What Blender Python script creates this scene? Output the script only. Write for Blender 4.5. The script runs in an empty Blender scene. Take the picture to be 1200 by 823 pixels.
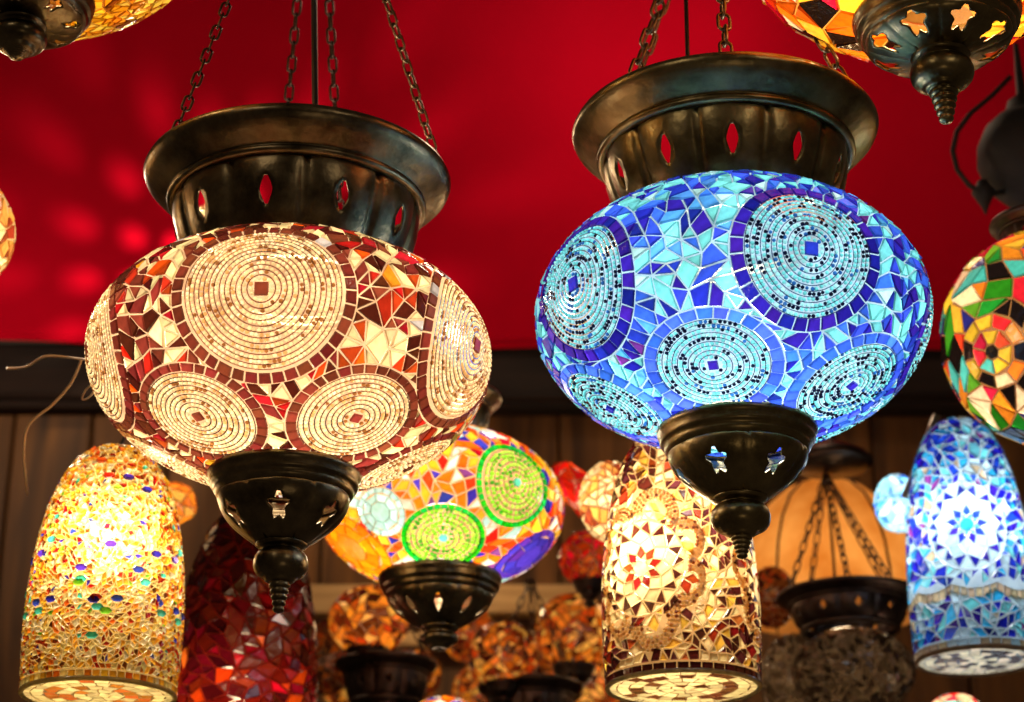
import bpy, bmesh, math, random
import numpy as np
from mathutils import Vector, Matrix

# ------------------------------------------------------------------ camera, world, lights
PITCH = math.radians(22.7)
FPX = 2350.0                       # focal length in photo pixels (photo 1200 wide)
CAM = Vector((0, 0, 1.55))
FWD = Vector((0, math.cos(PITCH), math.sin(PITCH)))
UPV = Vector((0, -math.sin(PITCH), math.cos(PITCH)))
RGT = Vector((1, 0, 0))
sc = bpy.context.scene
COL = sc.collection
cam_d = bpy.data.cameras.new('camera')
cam = bpy.data.objects.new('camera', cam_d); COL.objects.link(cam)
cam.location = CAM
cam.rotation_euler = (math.pi / 2 + PITCH, 0, 0)
cam_d.sensor_width = 36.0
cam_d.lens = FPX / 1200.0 * 36.0
cam_d.clip_end = 100
cam_d.dof.use_dof = True
cam_d.dof.focus_distance = 1.50
cam_d.dof.aperture_fstop = 6.7
sc.camera = cam

w = bpy.data.worlds.new('World'); sc.world = w; w.use_nodes = True
bg = w.node_tree.nodes['Background']
bg.inputs[0].default_value = (0.80, 0.55, 0.34, 1); bg.inputs[1].default_value = 0.05

sc.view_settings.view_transform = 'Standard'
sc.view_settings.look = 'None'
sc.view_settings.exposure = 0.0
sc.view_settings.gamma = 1.0
sc.render.engine = 'CYCLES'
cy = sc.cycles
cy.max_bounces = 8; cy.diffuse_bounces = 3; cy.glossy_bounces = 4; cy.transmission_bounces = 4
cy.transparent_max_bounces = 12
cy.caustics_reflective = False; cy.caustics_refractive = False
cy.sample_clamp_indirect = 2.5
cy.use_denoising = True

def P(px, py, d):
    """photo pixel and distance along the view axis -> point of the place"""
    return CAM + d * (FWD + RGT * ((px - 600.0) / FPX) + UPV * ((411.5 - py) / FPX))
def S(px, d):
    return px * d / FPX
def wall_point(px, py, Y):
    r = FWD + RGT * ((px - 600.0) / FPX) + UPV * ((411.5 - py) / FPX)
    return CAM + r * (Y / r.y)

def point_light(name, loc, power, color=(1, 0.78, 0.5), radius=0.03, parent=None):
    l = bpy.data.lights.new(name, 'POINT'); l.energy = power; l.color = color; l.shadow_soft_size = radius
    o = bpy.data.objects.new(name, l); COL.objects.link(o); o.location = loc
    if parent: o.parent = parent
    return o

WALL_Y = 2.75
# other lit lamps of the shop, outside the picture: over the camera, and hung close to the cloth above the frame
point_light('shop_lamp_light', (-0.75, 0.15, 2.95), 5.0, (1, 0.80, 0.55), 0.05)
point_light('shop_lamp_light', (0.85, -0.1, 2.75), 5.0, (1, 0.80, 0.55), 0.05)
point_light('shop_lamp_light', (0.25, 0.2, 1.25), 1.6, (1, 0.72, 0.42), 0.05)
point_light('shop_lamp_light', wall_point(795, -70, 2.38), 4.6, (1, 0.75, 0.5), 0.04)
point_light('shop_lamp_light', wall_point(-90, 300, 2.30), 4.5, (1, 0.75, 0.5), 0.03)

# ------------------------------------------------------------------ small helpers
def lin(c):
    c = c / 255.0
    return c / 12.92 if c <= 0.04045 else ((c + 0.055) / 1.055) ** 2.4
def rgb(r, g, b):
    return (lin(r), lin(g), lin(b), 1.0)

def mesh_obj(name, verts, faces, mats=None, parent=None, smooth=False, loc=None, midx=None):
    me = bpy.data.meshes.new(name)
    me.from_pydata([tuple(v) for v in verts], [], faces)
    if mats is not None:
        for m in (mats if isinstance(mats, (list, tuple)) else [mats]):
            me.materials.append(m)
    if midx is not None:
        me.polygons.foreach_set('material_index', np.asarray(midx, dtype=np.int32))
    if smooth:
        me.polygons.foreach_set('use_smooth', np.ones(len(me.polygons), dtype=bool))
    me.update()
    o = bpy.data.objects.new(name, me); COL.objects.link(o)
    if parent: o.parent = parent
    if loc is not None: o.location = loc
    return o
def share(name, me, parent=None, loc=(0, 0, 0), rot=None):
    o = bpy.data.objects.new(name, me); COL.objects.link(o)
    if parent: o.parent = parent
    o.location = loc
    if rot is not None:
        o.rotation_mode = 'QUATERNION'; o.rotation_quaternion = rot
    return o
def tag(o, label, cat, group=None, kind=None):
    o['label'] = label; o['category'] = cat
    if group: o['group'] = group
    if kind: o['kind'] = kind
    return o
def empty(name, loc, parent=None, rot=None):
    o = bpy.data.objects.new(name, None); COL.objects.link(o)
    o.empty_display_size = 0.02
    o.location = loc
    if rot: o.rotation_euler = rot
    if parent: o.parent = parent
    return o
def lathe(name, prof, mat, parent=None, n=64, smooth=True, thick=0.0, loc=None):
    """prof: (r, z) points; open surface of revolution, optional sheet thickness"""
    vs, fs = [], []
    for r, z in prof:
        for k in range(n):
            a = 2 * math.pi * k / n
            vs.append((r * math.cos(a), r * math.sin(a), z))
    for i in range(len(prof) - 1):
        for k in range(n):
            k2 = (k + 1) % n
            fs.append((i * n + k, i * n + k2, (i + 1) * n + k2, (i + 1) * n + k))
    o = mesh_obj(name, vs, fs, mat, parent, smooth, loc)
    if thick:
        m = o.modifiers.new('sheet', 'SOLIDIFY'); m.thickness = thick; m.offset = 0
    return o
def tube(name, pts, rad, mat, parent=None, n=8):
    pts = [Vector(p) for p in pts]
    vs, fs = [], []
    prev = None
    for i, p in enumerate(pts):
        t = (pts[min(i + 1, len(pts) - 1)] - pts[max(i - 1, 0)]).normalized()
        if prev is None:
            a = t.orthogonal().normalized()
        else:
            a = (prev - t * prev.dot(t)).normalized()
        prev = a
        b = t.cross(a)
        r = rad[i] if isinstance(rad, (list, tuple)) else rad
        for k in range(n):
            th = 2 * math.pi * k / n
            vs.append(p + (a * math.cos(th) + b * math.sin(th)) * r)
    for i in range(len(pts) - 1):
        for k in range(n):
            k2 = (k + 1) % n
            fs.append((i * n + k, i * n + k2, (i + 1) * n + k2, (i + 1) * n + k))
    fs.append(tuple(range(n - 1, -1, -1))); fs.append(tuple(range((len(pts) - 1) * n, len(pts) * n)))
    return mesh_obj(name, vs, fs, mat, parent, True)
def box_mesh(name, sx, sy, sz, bev=0.0):
    bm = bmesh.new(); bmesh.ops.create_cube(bm, size=1.0)
    bmesh.ops.scale(bm, vec=(sx, sy, sz), verts=bm.verts)
    if bev: bmesh.ops.bevel(bm, geom=bm.edges[:], offset=bev, segments=2, affect='EDGES', profile=0.5)
    me = bpy.data.meshes.new(name); bm.to_mesh(me); bm.free()
    return me

# ------------------------------------------------------------------ materials
def new_mat(name):
    m = bpy.data.materials.new(name); m.use_nodes = True
    nt = m.node_tree; nt.nodes.clear()
    out = nt.nodes.new('ShaderNodeOutputMaterial')
    return m, nt, out
def N(nt, typ, **kw):
    n = nt.nodes.new(typ)
    for k, v in kw.items(): setattr(n, k, v)
    return n
def mixrgb(nt, blend, fac, a, b):
    n = N(nt, 'ShaderNodeMix', data_type='RGBA', blend_type=blend)
    for s, v in ((0, fac), (6, a), (7, b)):
        if hasattr(v, 'is_linked') or isinstance(v, bpy.types.NodeSocket): nt.links.new(v, n.inputs[s])
        else: n.inputs[s].default_value = v
    return n.outputs[2]
def glass_shader(nt, out, col, transp, gloss_rough, diffuse=0.18, scale=180.0, gloss=True):
    """stained glass: scatters light through, lets a little pass straight, shines at the surface"""
    tc = N(nt, 'ShaderNodeTexCoord')
    no = N(nt, 'ShaderNodeTexNoise'); no.inputs['Scale'].default_value = scale; no.inputs['Detail'].default_value = 3
    nt.links.new(tc.outputs['Object'], no.inputs['Vector'])
    rp = N(nt, 'ShaderNodeMapRange'); rp.inputs[1].default_value = 0.25; rp.inputs[2].default_value = 0.75
    rp.inputs[3].default_value = 0.72; rp.inputs[4].default_value = 1.12
    nt.links.new(no.outputs['Fac'], rp.inputs[0])
    cmb = N(nt, 'ShaderNodeCombineColor')
    for i in range(3): nt.links.new(rp.outputs[0], cmb.inputs[i])
    c = mixrgb(nt, 'MULTIPLY', 1.0, col, cmb.outputs[0])
    tl = N(nt, 'ShaderNodeBsdfTranslucent'); nt.links.new(c, tl.inputs[0])
    df = N(nt, 'ShaderNodeBsdfDiffuse'); nt.links.new(c, df.inputs[0])
    tp = N(nt, 'ShaderNodeBsdfTransparent'); nt.links.new(c, tp.inputs[0])
    m1 = N(nt, 'ShaderNodeMixShader'); m1.inputs[0].default_value = diffuse
    nt.links.new(tl.outputs[0], m1.inputs[1]); nt.links.new(df.outputs[0], m1.inputs[2])
    m2 = N(nt, 'ShaderNodeMixShader'); m2.inputs[0].default_value = transp
    nt.links.new(m1.outputs[0], m2.inputs[1]); nt.links.new(tp.outputs[0], m2.inputs[2])
    last = m2.outputs[0]
    if gloss:
        gl = N(nt, 'ShaderNodeBsdfGlossy'); gl.inputs['Roughness'].default_value = gloss_rough
        bp = N(nt, 'ShaderNodeBump'); bp.inputs['Strength'].default_value = 0.25; bp.inputs['Distance'].default_value = 0.002
        nt.links.new(no.outputs['Fac'], bp.inputs['Height']); nt.links.new(bp.outputs[0], gl.inputs['Normal'])
        fr = N(nt, 'ShaderNodeFresnel'); fr.inputs[0].default_value = 1.45
        m3 = N(nt, 'ShaderNodeMixShader'); nt.links.new(fr.outputs[0], m3.inputs[0])
        nt.links.new(last, m3.inputs[1]); nt.links.new(gl.outputs[0], m3.inputs[2])
        last = m3.outputs[0]
    nt.links.new(last, out.inputs[0])

_glass = {}
def glass(r, g, b, transp=0.10, rough=0.12):
    key = (r, g, b, transp)
    if key in _glass: return _glass[key]
    m, nt, out = new_mat('stained_glass_%d_%d_%d' % (r, g, b))
    at = N(nt, 'ShaderNodeAttribute', attribute_name='tint')
    hs = N(nt, 'ShaderNodeHueSaturation'); hs.inputs['Color'].default_value = rgb(r, g, b)
    mr = N(nt, 'ShaderNodeMapRange'); mr.inputs[3].default_value = 0.62; mr.inputs[4].default_value = 1.30
    nt.links.new(at.outputs['Fac'], mr.inputs[0]); nt.links.new(mr.outputs[0], hs.inputs['Value'])
    ml = N(nt, 'ShaderNodeMath', operation='MULTIPLY_ADD'); ml.inputs[1].default_value = 7.31; ml.inputs[2].default_value = 0.0
    nt.links.new(at.outputs['Fac'], ml.inputs[0])
    fr = N(nt, 'ShaderNodeMath', operation='FRACT'); nt.links.new(ml.outputs[0], fr.inputs[0])
    mh = N(nt, 'ShaderNodeMapRange'); mh.inputs[3].default_value = 0.485; mh.inputs[4].default_value = 0.515
    nt.links.new(fr.outputs[0], mh.inputs[0]); nt.links.new(mh.outputs[0], hs.inputs['Hue'])
    glass_shader(nt, out, hs.outputs[0], transp, rough)
    _glass[key] = m
    return m
def attr_glass(name, transp=0.08, rough=0.15):
    m, nt, out = new_mat(name)
    at = N(nt, 'ShaderNodeAttribute', attribute_name='Col')
    glass_shader(nt, out, at.outputs['Color'], transp, rough, scale=400.0)
    return m
BEAD = attr_glass('bead_glass')
def grout(name, col, transp=0.45):
    m, nt, out = new_mat(name)
    c = N(nt, 'ShaderNodeRGB'); c.outputs[0].default_value = col
    tc = N(nt, 'ShaderNodeTexCoord')
    no = N(nt, 'ShaderNodeTexNoise'); no.inputs['Scale'].default_value = 60; no.inputs['Detail'].default_value = 4
    nt.links.new(tc.outputs['Object'], no.inputs['Vector'])
    rp = N(nt, 'ShaderNodeMapRange'); rp.inputs[1].default_value = 0.3; rp.inputs[2].default_value = 0.7
    rp.inputs[3].default_value = 0.65; rp.inputs[4].default_value = 1.1
    nt.links.new(no.outputs['Fac'], rp.inputs[0])
    cmb = N(nt, 'ShaderNodeCombineColor')
    for i in range(3): nt.links.new(rp.outputs[0], cmb.inputs[i])
    cc = mixrgb(nt, 'MULTIPLY', 1.0, c.outputs[0], cmb.outputs[0])
    tl = N(nt, 'ShaderNodeBsdfTranslucent'); nt.links.new(cc, tl.inputs[0])
    df = N(nt, 'ShaderNodeBsdfDiffuse'); nt.links.new(cc, df.inputs[0])
    tp = N(nt, 'ShaderNodeBsdfTransparent')
    m1 = N(nt, 'ShaderNodeMixShader'); m1.inputs[0].default_value = 0.4
    nt.links.new(tl.outputs[0], m1.inputs[1]); nt.links.new(df.outputs[0], m1.inputs[2])
    m2 = N(nt, 'ShaderNodeMixShader'); m2.inputs[0].default_value = transp
    nt.links.new(m1.outputs[0], m2.inputs[1]); nt.links.new(tp.outputs[0], m2.inputs[2])
    nt.links.new(m2.outputs[0], out.inputs[0])
    return m
def metal(name, dark, light, rough=0.25, scale=30.0, metallic=1.0, bump=0.15):
    m, nt, out = new_mat(name)
    pb = N(nt, 'ShaderNodeBsdfPrincipled'); nt.links.new(pb.outputs[0], out.inputs[0])
    pb.inputs['Metallic'].default_value = metallic
    tc = N(nt, 'ShaderNodeTexCoord')
    no = N(nt, 'ShaderNodeTexNoise'); no.inputs['Scale'].default_value = scale; no.inputs['Detail'].default_value = 6
    no.inputs['Roughness'].default_value = 0.65
    nt.links.new(tc.outputs['Object'], no.inputs['Vector'])
    cr = N(nt, 'ShaderNodeValToRGB')
    cr.color_ramp.elements[0].position = 0.35; cr.color_ramp.elements[0].color = dark
    cr.color_ramp.elements[1].position = 0.72; cr.color_ramp.elements[1].color = light
    nt.links.new(no.outputs['Fac'], cr.inputs[0]); nt.links.new(cr.outputs[0], pb.inputs['Base Color'])
    mr = N(nt, 'ShaderNodeMapRange'); mr.inputs[3].default_value = rough * 0.75; mr.inputs[4].default_value = rough * 1.7
    nt.links.new(no.outputs['Fac'], mr.inputs[0]); nt.links.new(mr.outputs[0], pb.inputs['Roughness'])
    n2 = N(nt, 'ShaderNodeTexNoise'); n2.inputs['Scale'].default_value = scale * 4; n2.inputs['Detail'].default_value = 2
    nt.links.new(tc.outputs['Object'], n2.inputs['Vector'])
    bp = N(nt, 'ShaderNodeBump'); bp.inputs['Strength'].default_value = bump; bp.inputs['Distance'].default_value = 0.003
    nt.links.new(n2.outputs['Fac'], bp.inputs['Height']); nt.links.new(bp.outputs[0], pb.inputs['Normal'])
    return m
BRONZE = metal('aged_bronze', (0.125, 0.098, 0.045, 1), (0.38, 0.30, 0.15, 1), 0.27)
BLACKM = metal('blackened_bronze', (0.07, 0.055, 0.032, 1), (0.29, 0.225, 0.13, 1), 0.27)
DARKM = metal('dark_iron', (0.03, 0.018, 0.015, 1), (0.09, 0.06, 0.045, 1), 0.35)
CHAINM = metal('tarnished_brass', (0.12, 0.075, 0.04, 1), (0.32, 0.22, 0.12, 1), 0.3)
STEEL = metal('grey_steel', (0.35, 0.33, 0.30, 1), (0.6, 0.56, 0.5, 1), 0.25)
def plain(name, col, rough=0.6):
    m, nt, out = new_mat(name)
    pb = N(nt, 'ShaderNodeBsdfPrincipled'); nt.links.new(pb.outputs[0], out.inputs[0])
    pb.inputs['Base Color'].default_value = col; pb.inputs['Roughness'].default_value = rough
    return m
CABLE = plain('black_cable', (0.012, 0.010, 0.010, 1), 0.5)
def wood(name, c0, c1, sz=(14, 14, 1.2), rough=0.55):
    m, nt, out = new_mat(name)
    pb = N(nt, 'ShaderNodeBsdfPrincipled'); nt.links.new(pb.outputs[0], out.inputs[0])
    tc = N(nt, 'ShaderNodeTexCoord'); mp = N(nt, 'ShaderNodeMapping'); mp.inputs['Scale'].default_value = sz
    oi = N(nt, 'ShaderNodeObjectInfo')
    nt.links.new(tc.outputs['Object'], mp.inputs['Vector'])
    cb = N(nt, 'ShaderNodeVectorMath', operation='ADD')
    ml = N(nt, 'ShaderNodeMath', operation='MULTIPLY'); ml.inputs[1].default_value = 37.0
    nt.links.new(oi.outputs['Random'], ml.inputs[0])
    nt.links.new(mp.outputs[0], cb.inputs[0]); nt.links.new(ml.outputs[0], cb.inputs[1])
    no = N(nt, 'ShaderNodeTexNoise'); no.inputs['Scale'].default_value = 2.0; no.inputs['Detail'].default_value = 8
    no.inputs['Distortion'].default_value = 0.8
    nt.links.new(cb.outputs[0], no.inputs['Vector'])
    cr = N(nt, 'ShaderNodeValToRGB')
    cr.color_ramp.elements[0].position = 0.32; cr.color_ramp.elements[0].color = c0
    cr.color_ramp.elements[1].position = 0.70; cr.color_ramp.elements[1].color = c1
    nt.links.new(no.outputs['Fac'], cr.inputs[0]); nt.links.new(cr.outputs[0], pb.inputs['Base Color'])
    pb.inputs['Roughness'].default_value = rough; pb.inputs['Specular IOR Level'].default_value = 0.25
    bp = N(nt, 'ShaderNodeBump'); bp.inputs['Strength'].default_value = 0.35; bp.inputs['Distance'].default_value = 0.004
    nt.links.new(no.outputs['Fac'], bp.inputs['Height']); nt.links.new(bp.outputs[0], pb.inputs['Normal'])
    return m
PLANK = wood('brown_plank_wood', (0.035, 0.013, 0.004, 1), (0.17, 0.068, 0.015, 1))
BEAMW = wood('black_stained_wood', (0.006, 0.003, 0.003, 1), (0.022, 0.010, 0.007, 1), (1.2, 14, 14), 0.8)
SLATW = wood('pale_slat_wood', (0.32, 0.19, 0.08, 1), (0.55, 0.36, 0.17, 1), (1.2, 14, 14))
def cloth(name):
    m, nt, out = new_mat(name)
    pb = N(nt, 'ShaderNodeBsdfPrincipled'); nt.links.new(pb.outputs[0], out.inputs[0])
    tc = N(nt, 'ShaderNodeTexCoord')
    no = N(nt, 'ShaderNodeTexNoise'); no.inputs['Scale'].default_value = 3.0; no.inputs['Detail'].default_value = 5
    nt.links.new(tc.outputs['Object'], no.inputs['Vector'])
    cr = N(nt, 'ShaderNodeValToRGB')
    cr.color_ramp.elements[0].position = 0.3; cr.color_ramp.elements[0].color = (0.42, 0.0015, 0.014, 1)
    cr.color_ramp.elements[1].position = 0.7; cr.color_ramp.elements[1].color = (0.54, 0.002, 0.019, 1)
    nt.links.new(no.outputs['Fac'], cr.inputs[0]); nt.links.new(cr.outputs[0], pb.inputs['Base Color'])
    pb.inputs['Roughness'].default_value = 0.85
    pb.inputs['Specular IOR Level'].default_value = 0.0
    wv = N(nt, 'ShaderNodeTexNoise'); wv.inputs['Scale'].default_value = 700
    nt.links.new(tc.outputs['Object'], wv.inputs['Vector'])
    bp = N(nt, 'ShaderNodeBump'); bp.inputs['Strength'].default_value = 0.25; bp.inputs['Distance'].default_value = 0.001
    nt.links.new(wv.outputs['Fac'], bp.inputs['Height']); nt.links.new(bp.outputs[0], pb.inputs['Normal'])
    return m
REDCLOTH = cloth('red_cloth')

# ------------------------------------------------------------------ the setting
def build_setting():
    yb = wall_point(600, 405, WALL_Y).z                 # hem of the red cloth
    x0, x1 = -1.15, 1.15
    ztop = yb + 1.2
    nx, nz = 150, 60
    vs, fs = [], []
    for j in range(nz + 1):
        for i in range(nx + 1):
            x = x0 + (x1 - x0) * i / nx; z = yb + (ztop - yb) * j / nz
            f = 0.010 * math.sin(x * 5.3 + z * 1.1) + 0.006 * math.sin(x * 11.7 - z * 2.3 + 1.0)
            sag = 0.004 * math.sin(x * 6.0) * (1 - j / nz)
            vs.append((x, WALL_Y + f, z + sag))
    for j in range(nz):
        for i in range(nx):
            a = j * (nx + 1) + i
            fs.append((a, a + 1, a + nx + 2, a + nx + 1))
    o = mesh_obj('wall_cloth', vs, fs, REDCLOTH, None, True)
    s = o.modifiers.new('sheet', 'SOLIDIFY'); s.thickness = 0.003
    o['kind'] = 'structure'
    hem = tube('hem', [(x0 + (x1 - x0) * i / 60, WALL_Y - 0.004 + 0.010 * math.sin((x0 + (x1 - x0) * i / 60) * 5.3 + yb * 1.1)
                        + 0.006 * math.sin((x0 + (x1 - x0) * i / 60) * 11.7 - yb * 2.3 + 1.0), yb + 0.004 * math.sin((x0 + (x1 - x0) * i / 60) * 6.0)) for i in range(61)],
               0.0035, REDCLOTH, o)
    # dark beam under the cloth
    zb = wall_point(600, 466, WALL_Y - 0.03).z
    bh = yb + 0.01 - zb
    me = box_mesh('beam', 2.4, 0.10, bh, 0.006); me.materials.append(BEAMW)
    b = share('wall_beam', me, None, (0, WALL_Y + 0.06, zb + bh / 2)); b['kind'] = 'structure'
    bead = tube('beam_moulding', [(-1.2, -0.054, -bh / 2 + 0.016), (1.2, -0.054, -bh / 2 + 0.016)], 0.005, SLATW and BEAMW, b)
    # plank wall below
    pw = empty('wall_planks', (0, WALL_Y + 0.05, zb)); pw['kind'] = 'structure'
    rng = random.Random(4)
    x = -1.2; k = 0
    ph = 0.95
    back = box_mesh('backing_board', 2.4, 0.02, ph); back.materials.append(BEAMW)
    share('backing_board', back, pw, (0, 0.03, -ph / 2))
    plank = box_mesh('plank', 0.112, 0.022, ph, 0.003); plank.materials.append(PLANK)
    while x < 1.2:
        share('plank', plank, pw, (x + 0.057, rng.uniform(-0.003, 0.003), -ph / 2 - 0.001))
        x += 0.1155
    # pale battens across the planks
    for (pa, pb_, ya, yb2, nm) in ((352, 700, 680, 714, 'upper'), (352, 700, 736, 753, 'lower')):
        A = wall_point(pa, yb2, WALL_Y - 0.03); B = wall_point(pb_, ya, WALL_Y - 0.03)
        me = box_mesh('batten', B.x - A.x, 0.03, B.z - A.z, 0.003); me.materials.append(SLATW)
        o = share('wall_batten', me, None, ((A.x + B.x) / 2, WALL_Y + 0.004, (A.z + B.z) / 2))
        tag(o, '%s pale wooden batten across the dark wall behind the hanging lamps' % nm, 'batten', 'pale battens on the plank wall')
build_setting()

# ------------------------------------------------------------------ surfaces of revolution that carry mosaic
class Surf:
    """closed or open profile (r, z) from bottom to top, star-shaped round the origin"""
    def __init__(s, prof):
        pts = np.array(prof, float)
        seg = np.hypot(*np.diff(pts, axis=0).T); t = np.concatenate([[0], np.cumsum(seg)])
        tt = np.linspace(0, t[-1], 1500)
        s.R = np.interp(tt, t, pts[:, 0]); s.Z = np.interp(tt, t, pts[:, 1])
        k = np.ones(41) / 41
        if len(prof) > 3:
            pr = np.pad(s.R, 20, mode='reflect', reflect_type='odd'); pz = np.pad(s.Z, 20, mode='reflect', reflect_type='odd')
            s.R = np.convolve(pr, k, 'valid'); s.Z = np.convolve(pz, k, 'valid')
            s.R = np.maximum(s.R, 0)
        dr = np.gradient(s.R); dz = np.gradient(s.Z)
        L = np.hypot(dr, dz) + 1e-12
        s.nr, s.nz = dz / L, -dr / L
        s.phi = np.arctan2(s.Z, s.R); s.rho = np.hypot(s.R, s.Z)
        o = np.argsort(s.phi)
        s.phi, s.rho = s.phi[o], s.rho[o]
        s.NR, s.NZ = s.nr[o], s.nz[o]
        s.zmin, s.zmax = s.Z.min(), s.Z.max()
        ds = np.hypot(dr, dz); q = np.cumsum(ds / np.maximum(s.R, 0.004 * s.R.max()))
        q -= q[np.argmax(s.R)] if s.R.argmax() > 100 else q[len(q) // 3]
        s.lat = np.arctan(np.sinh(np.clip(q, -8, 8)))[o]
    def to_sphere(s, p):
        h = np.hypot(p[:, 0], p[:, 1]) + 1e-12
        la = np.interp(np.arctan2(p[:, 2], h), s.phi, s.lat)
        return np.stack([np.cos(la) * p[:, 0] / h, np.cos(la) * p[:, 1] / h, np.sin(la)], 1)
    def project(s, p, lift=0.0):
        p = np.atleast_2d(np.asarray(p, float))
        h = np.hypot(p[:, 0], p[:, 1]) + 1e-12
        ph = np.arctan2(p[:, 2], h)
        rho = np.interp(ph, s.phi, s.rho); nr = np.interp(ph, s.phi, s.NR); nz = np.interp(ph, s.phi, s.NZ)
        ca, sa = p[:, 0] / h, p[:, 1] / h
        q = np.stack([rho * np.cos(ph) * ca, rho * np.cos(ph) * sa, rho * np.sin(ph)], 1)
        n = np.stack([nr * ca, nr * sa, nz], 1); n /= np.linalg.norm(n, axis=1, keepdims=True)
        return q + n * lift, n
    def sample(s, rg, n):
        wgt = s.R * np.hypot(np.gradient(s.R), np.gradient(s.Z)) + 1e-15
        c = np.cumsum(wgt); c /= c[-1]
        i = np.searchsorted(c, rg.random(n)).clip(0, len(c) - 1)
        a = rg.random(n) * 2 * math.pi
        return np.stack([s.R[i] * np.cos(a), s.R[i] * np.sin(a), s.Z[i]], 1)
    def grid(s, na=72, nz=40):
        idx = np.linspace(0, len(s.R) - 1, nz).astype(int)
        return [(s.R[i], s.Z[i]) for i in idx]

def ellipsoid(a, c, lo=-1.0, hi=1.0, p=2.0, chi=None):
    pts = []
    for k in range(121):
        t = -math.pi / 2 + math.pi * k / 120
        ct, st = math.cos(t), math.sin(t)
        cc = c if (st < 0 or chi is None) else chi
        r = a * max(ct, 0) ** (2 / p); z = cc * math.copysign(abs(st) ** (2 / p), st)
        if lo * cc - 1e-6 <= z <= hi * cc + 1e-6: pts.append((r, z))
    return Surf(pts)

def local_cam(root):
    return np.array(root.matrix_basis.inverted() @ CAM)
def pick(root, surf, px, py):
    """the point of a lamp's surface that the photograph shows at a pixel"""
    M = np.array(root.matrix_basis)
    C = local_cam(root)
    A = np.linspace(-math.pi, 0, 241)
    i = np.arange(0, len(surf.R), 6)
    ca, sa = np.cos(A)[None], np.sin(A)[None]
    q = np.stack([surf.R[i][:, None] * ca, surf.R[i][:, None] * sa, np.repeat(surf.Z[i][:, None], len(A), 1)], -1).reshape(-1, 3)
    n = np.stack([surf.nr[i][:, None] * ca, surf.nr[i][:, None] * sa, np.repeat(surf.nz[i][:, None], len(A), 1)], -1).reshape(-1, 3)
    face = np.sum(n * (C - q), 1) > 0
    v = q @ M[:3, :3].T + M[:3, 3] - np.array(CAM)
    d = v @ np.array(FWD)
    e = (600 + FPX * (v @ np.array(RGT)) / d - px) ** 2 + (411.5 - FPX * (v @ np.array(UPV)) / d - py) ** 2
    e[~face] = 1e9
    return q[np.argmin(e)]
def rot_az(p, deg):
    a = math.radians(deg); c, s_ = math.cos(a), math.sin(a)
    return np.array([p[0] * c - p[1] * s_, p[0] * s_ + p[1] * c, p[2]])

class Med:
    """a round medallion laid on a surface"""
    def __init__(s, surf, p, R, **kw):
        q, n = surf.project(p); s.q, s.n = q[0], n[0]
        up = np.array([0, 0, 1.0])
        s.e1 = np.cross(up, s.n); s.e1 /= np.linalg.norm(s.e1); s.e2 = np.cross(s.n, s.e1)
        s.R = R; s.surf = surf
        s.kw = kw
    def at(s, x, y, lift=0.0):
        x = np.atleast_1d(x); y = np.atleast_1d(y)
        p = s.q + np.outer(x, s.e1) + np.outer(y, s.e2)
        return s.surf.project(p, lift)
    def inside(s, p, extra=0.0):
        p = np.asarray(p); pn = p @ s.n
        t = (s.q @ s.n) / np.where(pn > 1e-4, pn, 1e9)
        d = p * t[:, None] - s.q
        x, y = d @ s.e1, d @ s.e2
        return (x * x + y * y < (s.R + extra) ** 2) & (pn > 1e-4)
    def coords(s, p):
        p = np.asarray(p); pn = p @ s.n
        if pn < 1e-4: return (9, 9)
        d = p * ((s.q @ s.n) / pn) - s.q
        return d @ s.e1, d @ s.e2

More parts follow.
